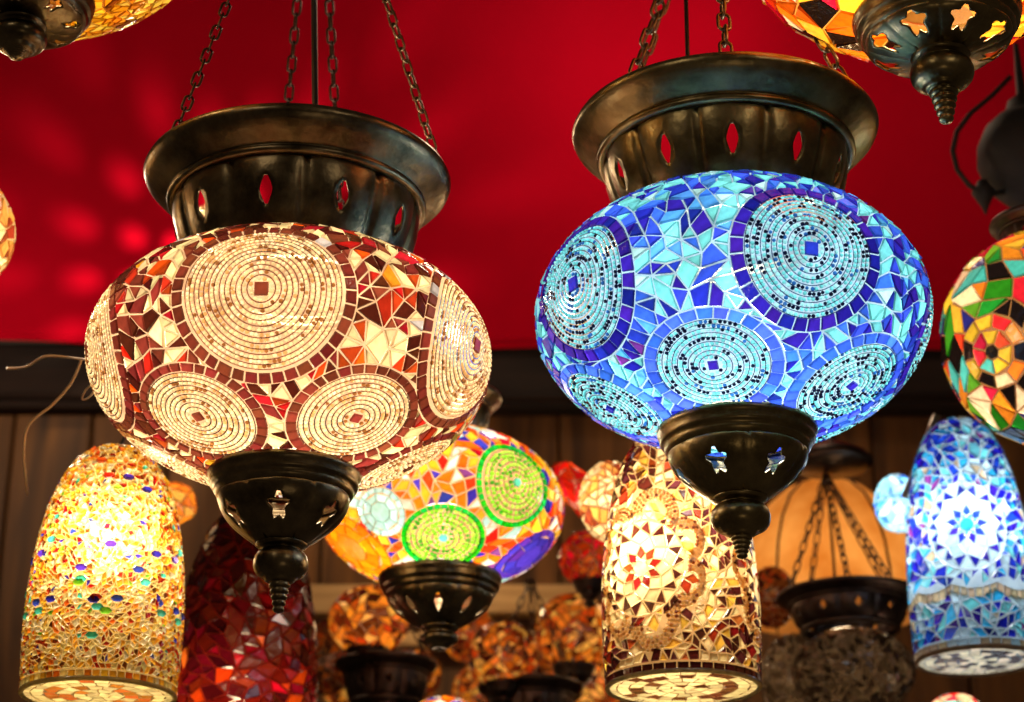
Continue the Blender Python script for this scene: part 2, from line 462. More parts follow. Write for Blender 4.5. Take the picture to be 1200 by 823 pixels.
class Mosaic:
    """collects the pieces of one mosaic; the largest in view become objects, the rest one mesh"""
    def __init__(s, root, globe, surf, mats, seed=1, gap=0.0008, height=0.0018):
        s.root, s.globe, s.surf = root, globe, surf
        s.mats = mats; s.rg = np.random.default_rng(seed); s.gap, s.h = gap, height
        s.tiles = []           # (verts, faces, centre, normal, area, material)
        s.cam = local_cam(root)
    def poly(s, pts, mat, gap=None, h=None, tilt=0.0):
        pts = np.asarray(pts, float)
        c = pts.mean(0); q, n = s.surf.project(c); n = n[0]
        if tilt:
            n = n + s.rg.normal(0, tilt, 3); n /= np.linalg.norm(n)
        e1 = np.cross(n, [0.31, 0.2, 0.93]); e1 /= np.linalg.norm(e1); e2 = np.cross(n, e1)
        d = pts - c
        P2 = np.stack([d @ e1, d @ e2], 1)
        area = 0.5 * np.sum(P2[:, 0] * np.roll(P2[:, 1], -1) - np.roll(P2[:, 0], -1) * P2[:, 1])
        if area < 0: P2 = P2[::-1]; pts = pts[::-1]; area = -area
        low = inset(P2, s.gap if gap is None else gap)
        if low is None: return
        h = s.h if h is None else h
        top = inset(low, min(0.0005, h * 0.35))
        if top is None: return
        hgt = [(pts[i] - c) @ n for i in range(len(pts))]
        k = len(low)
        lv = c + np.outer(low[:, 0], e1) + np.outer(low[:, 1], e2)
        lv, ln = s.surf.project(lv, 0.0001)
        tv = c + np.outer(top[:, 0], e1) + np.outer(top[:, 1], e2)
        base = ((lv - c) @ n).mean()
        tv = tv + n * (base + h)
        verts = np.concatenate([lv, tv])
        faces = [tuple(range(k, 2 * k))] + [(i, (i + 1) % k, k + (i + 1) % k, k + i) for i in range(k)]
        s.tiles.append((verts, faces, c, n, area, mat))
    def shards(s, spacing, meds, zlo, zhi, chooser, merge=0.35, bot=None, tilt=0.03, tries=14, wind=False):
        """break the ground between the medallions into shards"""
        surf, rg = s.surf, s.rg
        pts, ids = [], []
        for mi, m in enumerate(meds):
            k = max(10, int(round(2 * math.pi * m.R / (spacing * 0.95))))
            a = np.arange(k) * 2 * math.pi / k + rg.random() * 6
            q, n = m.at(m.R * np.cos(a), m.R * np.sin(a))
            for p in q:
                if zlo <= p[2] <= zhi and not any(o is not m and o.inside(p[None])[0] for o in meds):
                    pts.append(p); ids.append(mi)
        for e, z in ((-1, zlo), (-2, zhi)):
            i = np.argmin(np.abs(surf.Z - z)); r = surf.R[i]
            k = max(6, int(2 * math.pi * r / spacing)) if r > 1e-3 else 6
            for a in np.arange(k) * 2 * math.pi / k + 0.1:
                p = np.array([r * math.cos(a), r * math.sin(a), surf.Z[i]])
                if not any(o.inside(p[None])[0] for o in meds): pts.append(p); ids.append(e)
        area = 2 * math.pi * np.sum(surf.R * np.hypot(np.gradient(surf.R), np.gradient(surf.Z)))
        cand = surf.sample(rg, int(area / spacing ** 2 * tries))
        ok = (cand[:, 2] > zlo) & (cand[:, 2] < zhi)
        for m in meds: ok &= ~m.inside(cand, spacing * 0.35)
        cand = cand[ok]
        cell = spacing * 0.82
        hsh = {}
        def key(p): return (int(p[0] // cell), int(p[1] // cell), int(p[2] // cell))
        for p in pts: hsh.setdefault(key(p), []).append(p)
        for p in cand:
            k = key(p); good = True
            for dx in (-1, 0, 1):
                for dy in (-1, 0, 1):
                    for dz in (-1, 0, 1):
                        for o in hsh.get((k[0] + dx, k[1] + dy, k[2] + dz), ()):
                            if (p[0] - o[0]) ** 2 + (p[1] - o[1]) ** 2 + (p[2] - o[2]) ** 2 < cell * cell: good = False; break
                        if not good: break
                    if not good: break
                if not good: break
            if good:
                hsh.setdefault(k, []).append(p); pts.append(p); ids.append(-9)
        pts = np.array(pts)
        bm = bmesh.new()
        lay = bm.verts.layers.int.new('pid')
        bv = [bm.verts.new(p) for p in surf.to_sphere(pts)]
        for i, v in enumerate(bv): v[lay] = i
        bmesh.ops.convex_hull(bm, input=bm.verts)
        tris = []
        for f in bm.faces:
            t = [v[lay] for v in f.verts]
            if len(t) == 3: tris.append(tuple(t))
        bm.free()
        cen = pts[np.array(tris)].mean(1)
        bad = np.zeros(len(tris), bool)
        for m in meds: bad |= m.inside(cen, -0.0005)
        keep = []
        for t, b in zip(tris, bad):
            a = {ids[i] for i in t}
            if b or (len(a) == 1 and a != {-9}): continue
            keep.append(t)
        edges = {}
        for ti, t in enumerate(keep):
            for i in range(3):
                e = tuple(sorted((t[i], t[(i + 1) % 3]))); edges.setdefault(e, []).append(ti)
        used = set(); order = list(range(len(keep))); rg.shuffle(order)
        polys = []
        el = list(edges.items()); rg.shuffle(el)
        for e, tt in [(tuple(map(int, x[0])), x[1]) for x in el]:
            if len(tt) != 2 or tt[0] in used or tt[1] in used or rg.random() > merge: continue
            a = [i for i in keep[tt[0]] if i not in e]; b = [i for i in keep[tt[1]] if i not in e]
            if len(a) != 1 or len(b) != 1: continue
            quad = [a[0], e[0], b[0], e[1]]
            Q = pts[quad]; n = surf.project(Q.mean(0))[1][0]
            good = True
            sg = None
            for i in range(4):
                cr = np.dot(np.cross(Q[(i + 1) % 4] - Q[i], Q[(i + 2) % 4] - Q[(i + 1) % 4]), n)
                if sg is None: sg = cr
                if cr * sg <= 0.12 * spacing ** 4 / max(spacing ** 2, 1e-9) * 0: good = False
            if good: used.update(tt); polys.append(quad)
        polys += [list(t) for i, t in enumerate(keep) if i not in used]
        for q in polys:
            Q = pts[q]
            s.poly(Q, chooser(Q.mean(0), rg), tilt=tilt)
    def ring(s, m, r0, r1, k, mat, phase=0.0, gap=None, jitter=0.0):
        """k squarish pieces round a medallion"""
        a = np.arange(k + 1) * 2 * math.pi / k + phase
        if jitter: a[1:-1] += s.rg.normal(0, jitter * 2 * math.pi / k, k - 1)
        for i in range(k):
            x = [r0 * math.cos(a[i]), r1 * math.cos(a[i]), r1 * math.cos(a[i + 1]), r0 * math.cos(a[i + 1])]
            y = [r0 * math.sin(a[i]), r1 * math.sin(a[i]), r1 * math.sin(a[i + 1]), r0 * math.sin(a[i + 1])]
            q, n = m.at(x, y)
            if q[:, 2].min() < s.zlim[0] or q[:, 2].max() > s.zlim[1]: continue
            if any(o is not m and o.inside(q.mean(0)[None], -0.002)[0] for o in s.meds): continue
            s.poly(q, mat if not callable(mat) else mat(s.rg), gap=gap, tilt=0.02)
    def flat(s, m, pts, mat, gap=None):
        q, n = m.at([p[0] for p in pts], [p[1] for p in pts])
        if q[:, 2].min() < s.zlim[0]: return
        s.poly(q, mat, gap=gap, tilt=0.02)
    zlim = (-9, 9); meds = ()
    def emit(s, limit=290, min_area=0.0, name='mosaic_tile'):
        view = []
        for v, f, c, n, a, m in s.tiles:
            d = s.cam - c; d = d / np.linalg.norm(d)
            view.append(a * max(float(d @ n), -1) if float(d @ n) > 0 else -1)
        order = np.argsort(view)[::-1]
        nobj = 0
        rv, rf, rm, rt = [], [], [], []
        for i in order:
            v, f, c, n, a, m = s.tiles[i]
            tint = float(s.rg.random())
            if nobj < limit and view[i] > min_area:
                me = bpy.data.meshes.new(name)
                me.from_pydata((v - c).tolist(), [], f)
                me.materials.append(s.mats[m])
                at = me.attributes.new('tint', 'FLOAT', 'FACE'); at.data.foreach_set('value', np.full(len(f), tint, np.float32))
                o = bpy.data.objects.new(name, me); COL.objects.link(o); o.parent = s.globe; o.location = c
                nobj += 1
            else:
                b = len(rv)
                rv.extend(v.tolist()); rf.extend([tuple(b + k for k in ff) for ff in f])
                rm += [m] * len(f); rt += [tint] * len(f)
        if rv:
            o = mesh_obj('mosaic_chips', rv, rf, s.mats, s.globe, midx=rm)
            at = o.data.attributes.new('tint', 'FLOAT', 'FACE'); at.data.foreach_set('value', np.array(rt, np.float32))
            o['kind'] = 'stuff'
        return nobj

def inset(P2, d):
    """move every edge of a convex polygon inwards by d"""
    k = len(P2); out = []
    for i in range(k):
        a, b, c = P2[i - 1], P2[i], P2[(i + 1) % k]
        u = b - a; v = c - b
        lu, lv = math.hypot(*u), math.hypot(*v)
        if lu < 1e-7 or lv < 1e-7: return None
        u = u / lu; v = v / lv
        n1 = np.array([-u[1], u[0]]); n2 = np.array([-v[1], v[0]])
        den = 1 + n1 @ n2
        if den < 0.12: den = 0.12
        out.append(b + (n1 + n2) * d / den)
    out = np.array(out)
    for i in range(k):
        if (out[(i + 1) % k] - out[i]) @ (P2[(i + 1) % k] - P2[i]) <= 0: return None
    ar = 0.5 * np.sum(out[:, 0] * np.roll(out[:, 1], -1) - np.roll(out[:, 0], -1) * out[:, 1])
    return out if ar > 1e-8 else None

def beads(mos, m, r0, r1, step, size, colours, weights, strip=None, name='bead_rows'):
    """rows of seed beads round a medallion's centre, one mesh; strip: thread laid between the rows"""
    rg = mos.rg
    X, Y, C = [], [], []
    rows = np.arange(r0, r1 - size * 0.3, step)
    for r in rows:
        k = max(4, int(2 * math.pi * r / (size * 1.12)))
        ph = rg.random() * 6
        run = 0
        for i in range(k):
            a = ph + (i + rg.normal(0, 0.08)) * 2 * math.pi / k
            rr = r + rg.normal(0, step * 0.06) + step * 0.14 * math.sin(a * 3 + r * 900)
            X.append(rr * math.cos(a)); Y.append(rr * math.sin(a))
            if run <= 0:
                cur = rg.choice(len(colours), p=weights); run = rg.integers(1, 3)
            run -= 1
            c = np.array(colours[cur][:3]) * rg.uniform(0.75, 1.2)
            C.append(c)
    q, n = m.at(np.array(X), np.array(Y), 0.0002)
    ok = (q[:, 2] > mos.zlim[0] + 0.001) & (q[:, 2] < mos.zlim[1])
    q, n, C = q[ok], n[ok], np.array(C)[ok]
    K = len(q)
    if K == 0: return
    e1 = np.cross(n, [0.3, 0.2, 0.93]); e1 /= np.linalg.norm(e1, axis=1, keepdims=True); e2 = np.cross(n, e1)
    R = size * 0.5 * rg.uniform(0.88, 1.08, K)[:, None]
    V = []
    for lev, (fr, hh) in enumerate(((1.0, 0.0), (0.86, 0.55))):
        for k in range(6):
            a = math.pi / 3 * k
            V.append(q + (e1 * math.cos(a) + e2 * math.sin(a)) * R * fr + n * R * hh)
    V.append(q + n * R * 0.95)
    V = np.stack(V, 1).reshape(-1, 3)
    F = []
    for b in range(0, K * 13, 13):
        for k in range(6):
            k2 = (k + 1) % 6
            F.append((b + k, b + k2, b + 6 + k2, b + 6 + k)); F.append((b + 6 + k, b + 6 + k2, b + 12))
    o = mesh_obj(name, V, F, BEAD, mos.globe, True)
    at = o.data.attributes.new('Col', 'FLOAT_COLOR', 'POINT')
    cc = np.ones((K * 13, 4), np.float32); cc[:, :3] = np.repeat(C, 13, axis=0)
    at.data.foreach_set('color', cc.ravel())
    o['kind'] = 'stuff'
    if strip:
        sv, sf = [], []
        for r in list(rows + step * 0.5):
            k = 56
            a = np.arange(k) * 2 * math.pi / k
            b = len(sv)
            for rr in (r - strip[1] / 2, r + strip[1] / 2):
                p, _ = m.at(rr * np.cos(a), rr * np.sin(a), 0.0012)
                sv.extend(p.tolist())
            for i in range(k):
                i2 = (i + 1) % k
                zz = sv[b + i][2]
                if zz < mos.zlim[0] + 0.002 or zz > mos.zlim[1] - 0.002: continue
                sf.append((b + i, b + i2, b + k + i2, b + k + i))
        if sf:
            o2 = mesh_obj('thread_rows', sv, sf, strip[0], mos.globe, True)
            o2['kind'] = 'stuff'

def weighted(mats_w):
    idx = [a for a, b in mats_w]; p = np.array([b for a, b in mats_w], float); p /= p.sum()
    return lambda c, rg: idx[rg.choice(len(idx), p=p)]

# ------------------------------------------------------------------ metalwork of the lamps
def pierced(name, prof, npan, hole, bulge, mat, parent, ring=6, side=7, thick=0.0016, phase=0.0, hv0=0.5):
    """a fluted wall of npan panels with a real hole in each; prof(v)->(r, z), hole(ang)->(du, dv)"""
    B = []
    for k in range(side): B.append((k / side, 0))
    for k in range(side): B.append((1, k / side))
    for k in range(side): B.append((1 - k / side, 1))
    for k in range(side): B.append((0, 1 - k / side))
    vs, fs = [], []
    nb = len(B)
    for p in range(npan):
        base = len(vs)
        for j in range(ring + 1):
            t = j / ring
            for (u, v) in B:
                ang = math.atan2((v - 0.5), (u - 0.5))
                hu, hv = hole(ang)
                uu = u * (1 - t) + (0.5 + hu) * t; vv = v * (1 - t) + (hv0 + hv) * t
                r, z = prof(vv)
                r += bulge * (abs(math.sin(math.pi * uu)) ** 0.42) * (0.25 + 0.75 * math.sin(math.pi * min(max(vv, 0), 1)) ** 0.5)
                a = phase + 2 * math.pi * (p + uu) / npan
                vs.append((r * math.cos(a), r * math.sin(a), z))
        for j in range(ring):
            for k in range(nb):
                k2 = (k + 1) % nb
                fs.append((base + j * nb + k, base + j * nb + k2, base + (j + 1) * nb + k2, base + (j + 1) * nb + k))
    bm = bmesh.new()
    bv = [bm.verts.new(v) for v in vs]
    for f in fs:
        try: bm.faces.new([bv[i] for i in f])
        except ValueError: pass
    bmesh.ops.remove_doubles(bm, verts=bm.verts, dist=1e-5)
    bmesh.ops.recalc_face_normals(bm, faces=bm.faces)
    for f in bm.faces: f.smooth = True
    me = bpy.data.meshes.new(name); bm.to_mesh(me); bm.free()
    me.materials.append(mat)
    o = bpy.data.objects.new(name, me); COL.objects.link(o); o.parent = parent
    if thick:
        m = o.modifiers.new('sheet', 'SOLIDIFY'); m.thickness = thick; m.offset = 0
    return o
def almond(hw, hh):
    def f(a):
        c, s = math.cos(a), math.sin(a)
        r = 1.0 / ((abs(c) / hw) ** 1.25 + (abs(s) / hh) ** 1.25) ** (1 / 1.25)
        return r * c, r * s
    return f
def blossom(hw, hh, lobes=5):
    def f(a):
        r = 1 + 0.28 * math.cos(lobes * (a - math.pi / 2))
        return hw * r * math.cos(a), hh * r * math.sin(a)
    return f

def make_cap(root, u, npan, phase, mat, dz=0.0, lipr=128, hole=(0.088, 0.19), k=1.0, kz=1.0):
    """the dish a big lamp hangs from; u = metres per photo pixel at the lamp"""
    g = lambda pts: [(r * u * k, (z + dz) * u * k * kz) for r, z in pts]
    def prof(v):
        r = lipr + (143 - lipr) * v + 4 * math.sin(math.pi * v); z = 108 + (209 - 108) * v + dz
        return r * u * k, z * u * k * kz
    cap = pierced('cap', prof, npan, almond(*hole), 9 * u * k, mat, root, phase=phase, hv0=0.55)
    rim = lathe('rim', g([(172, 250), (178, 252), (182, 250), (184.5, 245), (182.5, 240), (177, 234), (169, 228), (162, 223),
                          (157, 219), (153, 216), (152, 214), (155, 212), (155, 208), (152, 206), (144, 205)]), mat, cap, 96, thick=0.0016)
    lip = lathe('lip', g([(lipr - 2, 118), (lipr + 1, 113), (lipr + 7, 110), (lipr + 9, 104), (lipr + 7, 98), (lipr + 2, 95), (lipr - 4, 94)]),
                mat, cap, 96, thick=0.0016)
    return cap

def make_cup(root, u, z0, rim, mat, ball=-102, tip=-162, ballr=33, npan=6, phase=0.0, holefn=None, bh=20, spike_r=12, loc=None):
    """the pierced cup and finial under a lamp; z0 = height of its rim in photo pixels"""
    k = rim / 88.0
    b0 = ball + bh * 0.9                          # bottom of the wall
    holefn = holefn or blossom(0.15, 0.19)
    zr = -22 * k
    def prof(v):
        t = 1 - v
        r = rim * 0.86 * (1 - t) + (ballr * 0.80) * t + rim * 0.11 * math.sin(math.pi * t ** 0.9)
        return r * u, (z0 + zr * (1 - t) + b0 * t) * u
    cup = pierced('cup', prof, npan, holefn, 3.0 * u * k, mat, root, phase=phase)
    g = lambda pts: [(r * u, (z0 + z) * u) for r, z in pts]
    lathe('rim_band', g([(rim - 6, 6), (rim - 1, 7), (rim + 1, 4), (rim, 0), (rim - 3 * k, -4 * k), (rim - 2 * k, -8 * k), (rim - 4 * k, -11 * k), (rim - 8 * k, -13 * k),
                         (rim - 7 * k, -16 * k), (rim - 9 * k, -19 * k), (rim * 0.87, -22.5 * k), (rim * 0.82, -23.5 * k)]), mat, cup, 80, thick=0.0015)
    n0 = ballr * 0.80
    pts = [(n0 * 0.9, b0 + 5), (n0 + 4, b0 + 3), (n0 + 5, b0), (n0 + 1, b0 - 3), (n0 - 3, b0 - 5)]
    zt, ze = b0 - 5, ball - bh
    for i in range(1, 9):
        t = i / 9 * math.pi
        pts.append((n0 * 0.55 + (ballr - n0 * 0.55) * math.sin(t) ** 0.7, zt + (ze - zt) * (1 - math.cos(t)) / 2))
    pts += [(spike_r + 5, ze - 1), (spike_r + 5, ze - 3), (spike_r + 1, ze - 5)]
    nr = 5
    for i in range(nr):
        t = i / nr; r = spike_r * (1 - t * 0.6); z = ze - 5 + (tip - ze + 5) * t; dzz = (tip - ze + 5) / nr
        pts += [(r * 0.82, z), (r, z + dzz * 0.35), (r, z + dzz * 0.65), (r * 0.8, z + dzz * 0.95)]
    pts += [(2.5, tip), (0.2, tip - 2)]
    lathe('finial', g(pts), mat, cup, 48)
    return cup

_link = {}
def link_mesh(L, W, wire, mat):
    key = (round(L, 5), round(W, 5), mat.name)
    if key in _link: return _link[key]
    pts = []
    h = L / 2 - W / 2
    for k in range(7): a = math.pi * k / 6; pts.append((W / 2 * math.cos(a), h + W / 2 * math.sin(a)))
    for k in range(7): a = math.pi + math.pi * k / 6; pts.append((W / 2 * math.cos(a), -h + W / 2 * math.sin(a)))
    n = len(pts); m = 6; vs, fs = [], []
    for i in range(n):
        p, q = Vector(pts[i - 1]), Vector(pts[(i + 1) % n]); t = (q - p).normalized(); nn = Vector((t.y, -t.x))
        for k in range(m):
            a = 2 * math.pi * k / m
            o = nn * math.cos(a) * wire
            vs.append((pts[i][0] + o.x, math.sin(a) * wire, pts[i][1] + o.y))
    for i in range(n):
        for k in range(m):
            fs.append((i * m + k, i * m + (k + 1) % m, ((i + 1) % n) * m + (k + 1) % m, ((i + 1) % n) * m + k))
    me = bpy.data.meshes.new('link'); me.from_pydata(vs, [], fs)
    me.polygons.foreach_set('use_smooth', np.ones(len(me.polygons), dtype=bool)); me.materials.append(mat); me.update()
    _link[key] = me
    return me
def chain(root, A, B, L, W, wire, mat=None, twist=0.3):
    mat = mat or CHAINM
    A, B = Vector(A), Vector(B)
    ch = empty('chain', A, root)
    d = (B - A); n = max(2, int(d.length / (L - 2.2 * wire))); d.normalize()
    q0 = Vector((0, 0, 1)).rotation_difference(d)
    me = link_mesh(L, W, wire, mat)
    step = (B - A).length / n
    for i in range(n):
        q = q0 @ Matrix.Rotation(twist + (math.pi / 2 if i % 2 else 0) + 0.12 * math.sin(i * 3.1), 3, 'Z').to_quaternion()
        share('link', me, ch, d * step * (i + 0.5), q)
    return ch

def globe_shell(surf, mat, root, name='globe'):
    return lathe(name, surf.grid(nz=48), mat, root, 72)

def hang(root, z0, top, mat=None, r=0.0016):
    """a straight suspension rod or cable from the lamp up and back to the beam, in the lamp's own axes"""
    T = root.matrix_basis.inverted() @ Vector(top)
    return tube('cable', [(0, 0, z0), Vector((0, 0, z0)).lerp(T, 0.5), T], r, mat or CABLE, root)

# ------------------------------------------------------------------ two big lamps
def big_lamp(px, py, d, a_px, c_px, tilt, spec):
    u = d / FPX
    root = empty('mosaic_globe_lamp', P(px, py, d), rot=(0, math.radians(tilt), 0))
    bpy.context.view_layer.update()
    chi = spec.get('chi', c_px)
    surf = ellipsoid(a_px * u, c_px * u, -0.985, 0.97, chi=chi * u)
    gl = globe_shell(surf, spec['grout'], root)
    mos = Mosaic(root, gl, surf, spec['mats'], spec['seed'], gap=0.00055)
    mos.zlim = (-0.975 * c_px * u, 0.90 * chi * u)
    meds = []
    for (mx, my, R, rb, n, step) in spec['meds']:
        p = pick(root, surf, mx, my)
        for k in range(n):
            m = Med(surf, rot_az(p, 360.0 / n * k), R * u); m.rb = rb * u; m.big = rb > 70
            meds.append(m)
    mos.meds = meds
    for m in meds:
        beads(mos, m, spec['c0'] * u, m.rb, spec['row'] * u, spec['bead'] * u, spec['bcol'], spec['bw'], spec['strip'])
        s_ = spec['centre'] * u * (1.0 if m.big else 0.75)
        mos.flat(m, [(-s_, -s_), (s_, -s_), (s_, s_), (-s_, s_)], spec['centre_mat'], gap=0.0002)
        k = int(round(2 * math.pi * (m.rb + m.R) / 2 / ((m.R - m.rb) * 1.02)))
        mos.ring(m, m.rb + 0.5 * u, m.R, k, spec['border'] if m.big else spec['border2'], mos.rg.random(), jitter=0.05)
    mos.shards(spec['spacing'] * u, meds, mos.zlim[0], mos.zlim[1], weighted(spec['shards']), merge=0.24, tilt=0.05)
    mos.emit(295)
    point_light('bulb_light', (0, 0, spec.get('bulb_z', -5) * u), spec['power'], spec['light'], 0.035, root)
    return root, u, surf

# warm brown lamp, left
brown_mats = [glass(240, 228, 176), glass(74, 30, 20), glass(168, 44, 26), glass(122, 56, 44), glass(226, 84, 22),
              glass(104, 46, 36), glass(185, 190, 200), glass(228, 160, 40)]
thread_dark = glass(112, 66, 38)
thread_navy = glass(24, 40, 96)
g_cream = grout('cream_grout', rgb(215, 178, 142))
g_blue = grout('pale_grout', rgb(160, 190, 200))
DL = 1.58
lampL, uL, surfL = big_lamp(340, 420, DL, 234, 152, 0.0, dict(
    grout=g_cream, mats=brown_mats, seed=11,
    meds=[(306, 338, 111, 94, 5, 0), (418, 490, 80, 65, 5, 0)],
    c0=12, row=6.2, bead=5.1, bcol=[rgb(244, 228, 176), rgb(250, 236, 196), rgb(150, 100, 52), rgb(214, 170, 110)], bw=[0.50, 0.26, 0.12, 0.12],
    strip=(thread_dark, 1.3 * uL if False else 0.0009), centre=8, centre_mat=3, border=lambda rg: 5 if rg.random() < 0.93 else 6,
    border2=lambda rg: 5 if rg.random() < 0.7 else 3,
    shards=[(0, 32), (1, 25), (2, 19), (3, 17), (4, 5), (7, 1.5), (6, 1.5)], spacing=17.5, power=4.3, chi=130, light=(1, 0.84, 0.65), bulb_z=22))
tag(lampL, 'large brown, red and cream mosaic globe lamp with beaded discs, hanging at left', 'lamp', 'two large mosaic globe lamps')
make_cap(lampL, uL, 10, math.radians(-90 - 8 - 18), BLACKM, dz=-13, lipr=111)
make_cup(lampL, uL, -150, 86, BLACKM, ball=-97, tip=-156, ballr=31, phase=math.radians(-90 - 30 + 2))

blue_mats = [glass(128, 226, 216), glass(58, 96, 214), glass(40, 34, 158), glass(92, 172, 236), glass(104, 44, 124),
             glass(44, 28, 142), glass(72, 110, 228), glass(190, 232, 222)]
lampR, uR, surfR = big_lamp(858, 373, DL, 229, 150, 0.2, dict(
    grout=g_blue, mats=blue_mats, seed=23,
    meds=[(952, 291, 95, 76, 5, 0), (836, 427, 82, 64, 5, 0)],
    c0=12, row=6.1, bead=4.9, bcol=[rgb(112, 212, 208), rgb(160, 230, 224), rgb(8, 16, 40), rgb(36, 96, 160)], bw=[0.50, 0.16, 0.24, 0.10],
    strip=(thread_navy, 0.0007), centre=8, centre_mat=2, border=lambda rg: 5 if rg.random() < 0.8 else 2,
    border2=lambda rg: 6 if rg.random() < 0.6 else 1,
    shards=[(0, 38), (1, 27), (2, 26), (3, 8), (4, 1.5), (7, 4)], spacing=17.5, power=3.5, light=(0.95, 0.95, 1.0), bulb_z=-20))
tag(lampR, 'large blue and turquoise mosaic globe lamp with beaded discs, hanging at right of centre', 'lamp', 'two large mosaic globe lamps')
make_cap(lampR, uR, 11, math.radians(-90 - 19.4), BRONZE, dz=0, lipr=107)
make_cup(lampR, uR, -146, 90, BRONZE, ball=-96, tip=-146, ballr=34, phase=math.radians(-90 + 2))

def rim_pt(u, x, r, z, front):
    y = math.sqrt(max(r * r - x * x, 0)) * (-1 if front else 1)
    return Vector((x * u, y * u, z * u))
apexL = Vector((0, 0, (248 + 590) * uL)); apexR = Vector((0, 0, (258 + 400) * uR))
chain(lampL, rim_pt(uL, -131, 178, 232, True), apexL, 0.0150, 0.0066, 0.0011, DARKM)
chain(lampL, rim_pt(uL, 171, 178, 232, True), apexL, 0.0150, 0.0066, 0.0011, CHAINM, 0.9)
chain(lampL, rim_pt(uL, -46, 178, 232, False), apexL, 0.0150, 0.0066, 0.0011, DARKM)
chain(lampL, rim_pt(uL, 40, 178, 232, False), apexL, 0.0150, 0.0066, 0.0011, DARKM)
tube('cable', [(0.015, -0.03, 150 * uL), (0.014, -0.02, 300 * uL), (0.006, 0, 500 * uL), apexL], 0.0026, CABLE, lampL)
chain(lampR, rim_pt(uR, -118, 178, 246, True), apexR, 0.0215, 0.0094, 0.0014, CHAINM, 0.5)
chain(lampR, rim_pt(uR, -15, 178, 246, True), apexR, 0.0215, 0.0094, 0.0014, CHAINM, 0.15)
chain(lampR, rim_pt(uR, 128, 178, 246, True), apexR, 0.0215, 0.0094, 0.0014, CHAINM, 0.4)
chain(lampR, rim_pt(uR, -140, 178, 246, False), apexR, 0.0215, 0.0094, 0.0014, CHAINM, 0.4)
tube('cable', [(-0.030, -0.02, 150 * uR), (-0.030, -0.02, 300 * uR), (-0.028, -0.01, 600 * uR)], 0.0018, CABLE, lampR)

# ------------------------------------------------------------------ vase-shaped lamps (open underneath)
VASE = [(90, 0), (92, 40), (93, 80), (92, 120), (89, 160), (83, 200), (75, 235), (63, 266), (48, 290), (30, 304), (10, 309), (0, 309)]
def vase_surf(u, kx=1.0, kz=1.0, zc=140):
    return Surf([(r * u * kx, (z - zc) * kz * u) for r, z in VASE])
def vase_root(px, py, d, name='mosaic_vase_lamp', tilt=0.0):
    r = empty(name, P(px, py, d), rot=(0, math.radians(tilt), 0))
    bpy.context.view_layer.update()
    return r
def row_of_squares(mos, z0, z1, k, mat):
    s = mos.surf
    for i in range(k):
        q = []
        for (zz, da) in ((z0, 0), (z0, 1), (z1, 1), (z1, 0)):
            j = np.argmin(np.abs(s.Z - zz)); a = 2 * math.pi * (i + da) / k
            q.append((s.R[j] * math.cos(a), s.R[j] * math.sin(a), s.Z[j]))
        mos.poly(q, mat(mos.rg) if callable(mat) else mat, gap=0.0005, tilt=0.02)
def base_disc(surf, u, mats, gl, seed):
    """the flat lace of glass that closes a vase lamp underneath"""
    rg = np.random.default_rng(seed)
    R, z = surf.R[0] - 1.5 * u, surf.Z[0]
    vs, fs, mi, tt = [], [], [], []
    def piece(pts, m):
        b = len(vs); P2 = np.array(pts)
        ar = 0.5 * np.sum(P2[:, 0] * np.roll(P2[:, 1], -1) - np.roll(P2[:, 0], -1) * P2[:, 1])
        if ar > 0: P2 = P2[::-1]
        vs.extend([(p[0], p[1], z) for p in P2]); fs.append(tuple(range(b, b + len(P2)))); mi.append(m); tt.append(rg.random())
    def ring_(r0, r1, n, ch, g=0.12, wob=0.0):
        for i in range(n):
            a0, a1 = 2 * math.pi * (i + g / 2) / n, 2 * math.pi * (i + 1 - g / 2) / n
            w0, w1 = rg.normal(0, wob, 2)
            piece([((r0 + w0) * math.cos(a0), (r0 + w0) * math.sin(a0)), ((r1 + w1) * math.cos(a0), (r1 + w1) * math.sin(a0)),
                   ((r1 - w1) * math.cos(a1), (r1 - w1) * math.sin(a1)), ((r0 - w0) * math.cos(a1), (r0 - w0) * math.sin(a1))], ch())
    pick_ = lambda p: (lambda: 0 if rg.random() < p else 1)
    ring_(0.90 * R, R, 56, lambda: 0, 0.22)
    ring_(0.74 * R, 0.885 * R, 26, pick_(0.86), 0.06, 0.012 * R)
    ring_(0.56 * R, 0.72 * R, 22, pick_(0.45), 0.10, 0.02 * R)
    ring_(0.36 * R, 0.54 * R, 15, pick_(0.60), 0.10, 0.02 * R)
    ring_(0.18 * R, 0.34 * R, 9, pick_(0.75), 0.1, 0.015 * R)
    ring_(0.02 * R, 0.17 * R, 5, pick_(0.9), 0.1)
    o = mesh_obj('base_lace', vs, fs, mats, gl, midx=mi)
    at = o.data.attributes.new('tint', 'FLOAT', 'FACE'); at.data.foreach_set('value', np.array(tt, np.float32))
    o['kind'] = 'stuff'
def rim_ring(surf, u, mat, gl, wire=3.0):
    r, z = surf.R[0], surf.Z[0]
    return lathe('opening_ring', [(r + wire * u * math.cos(t), z + wire * u * math.sin(t)) for t in np.linspace(0, 2 * math.pi, 9)], mat, gl, 72)
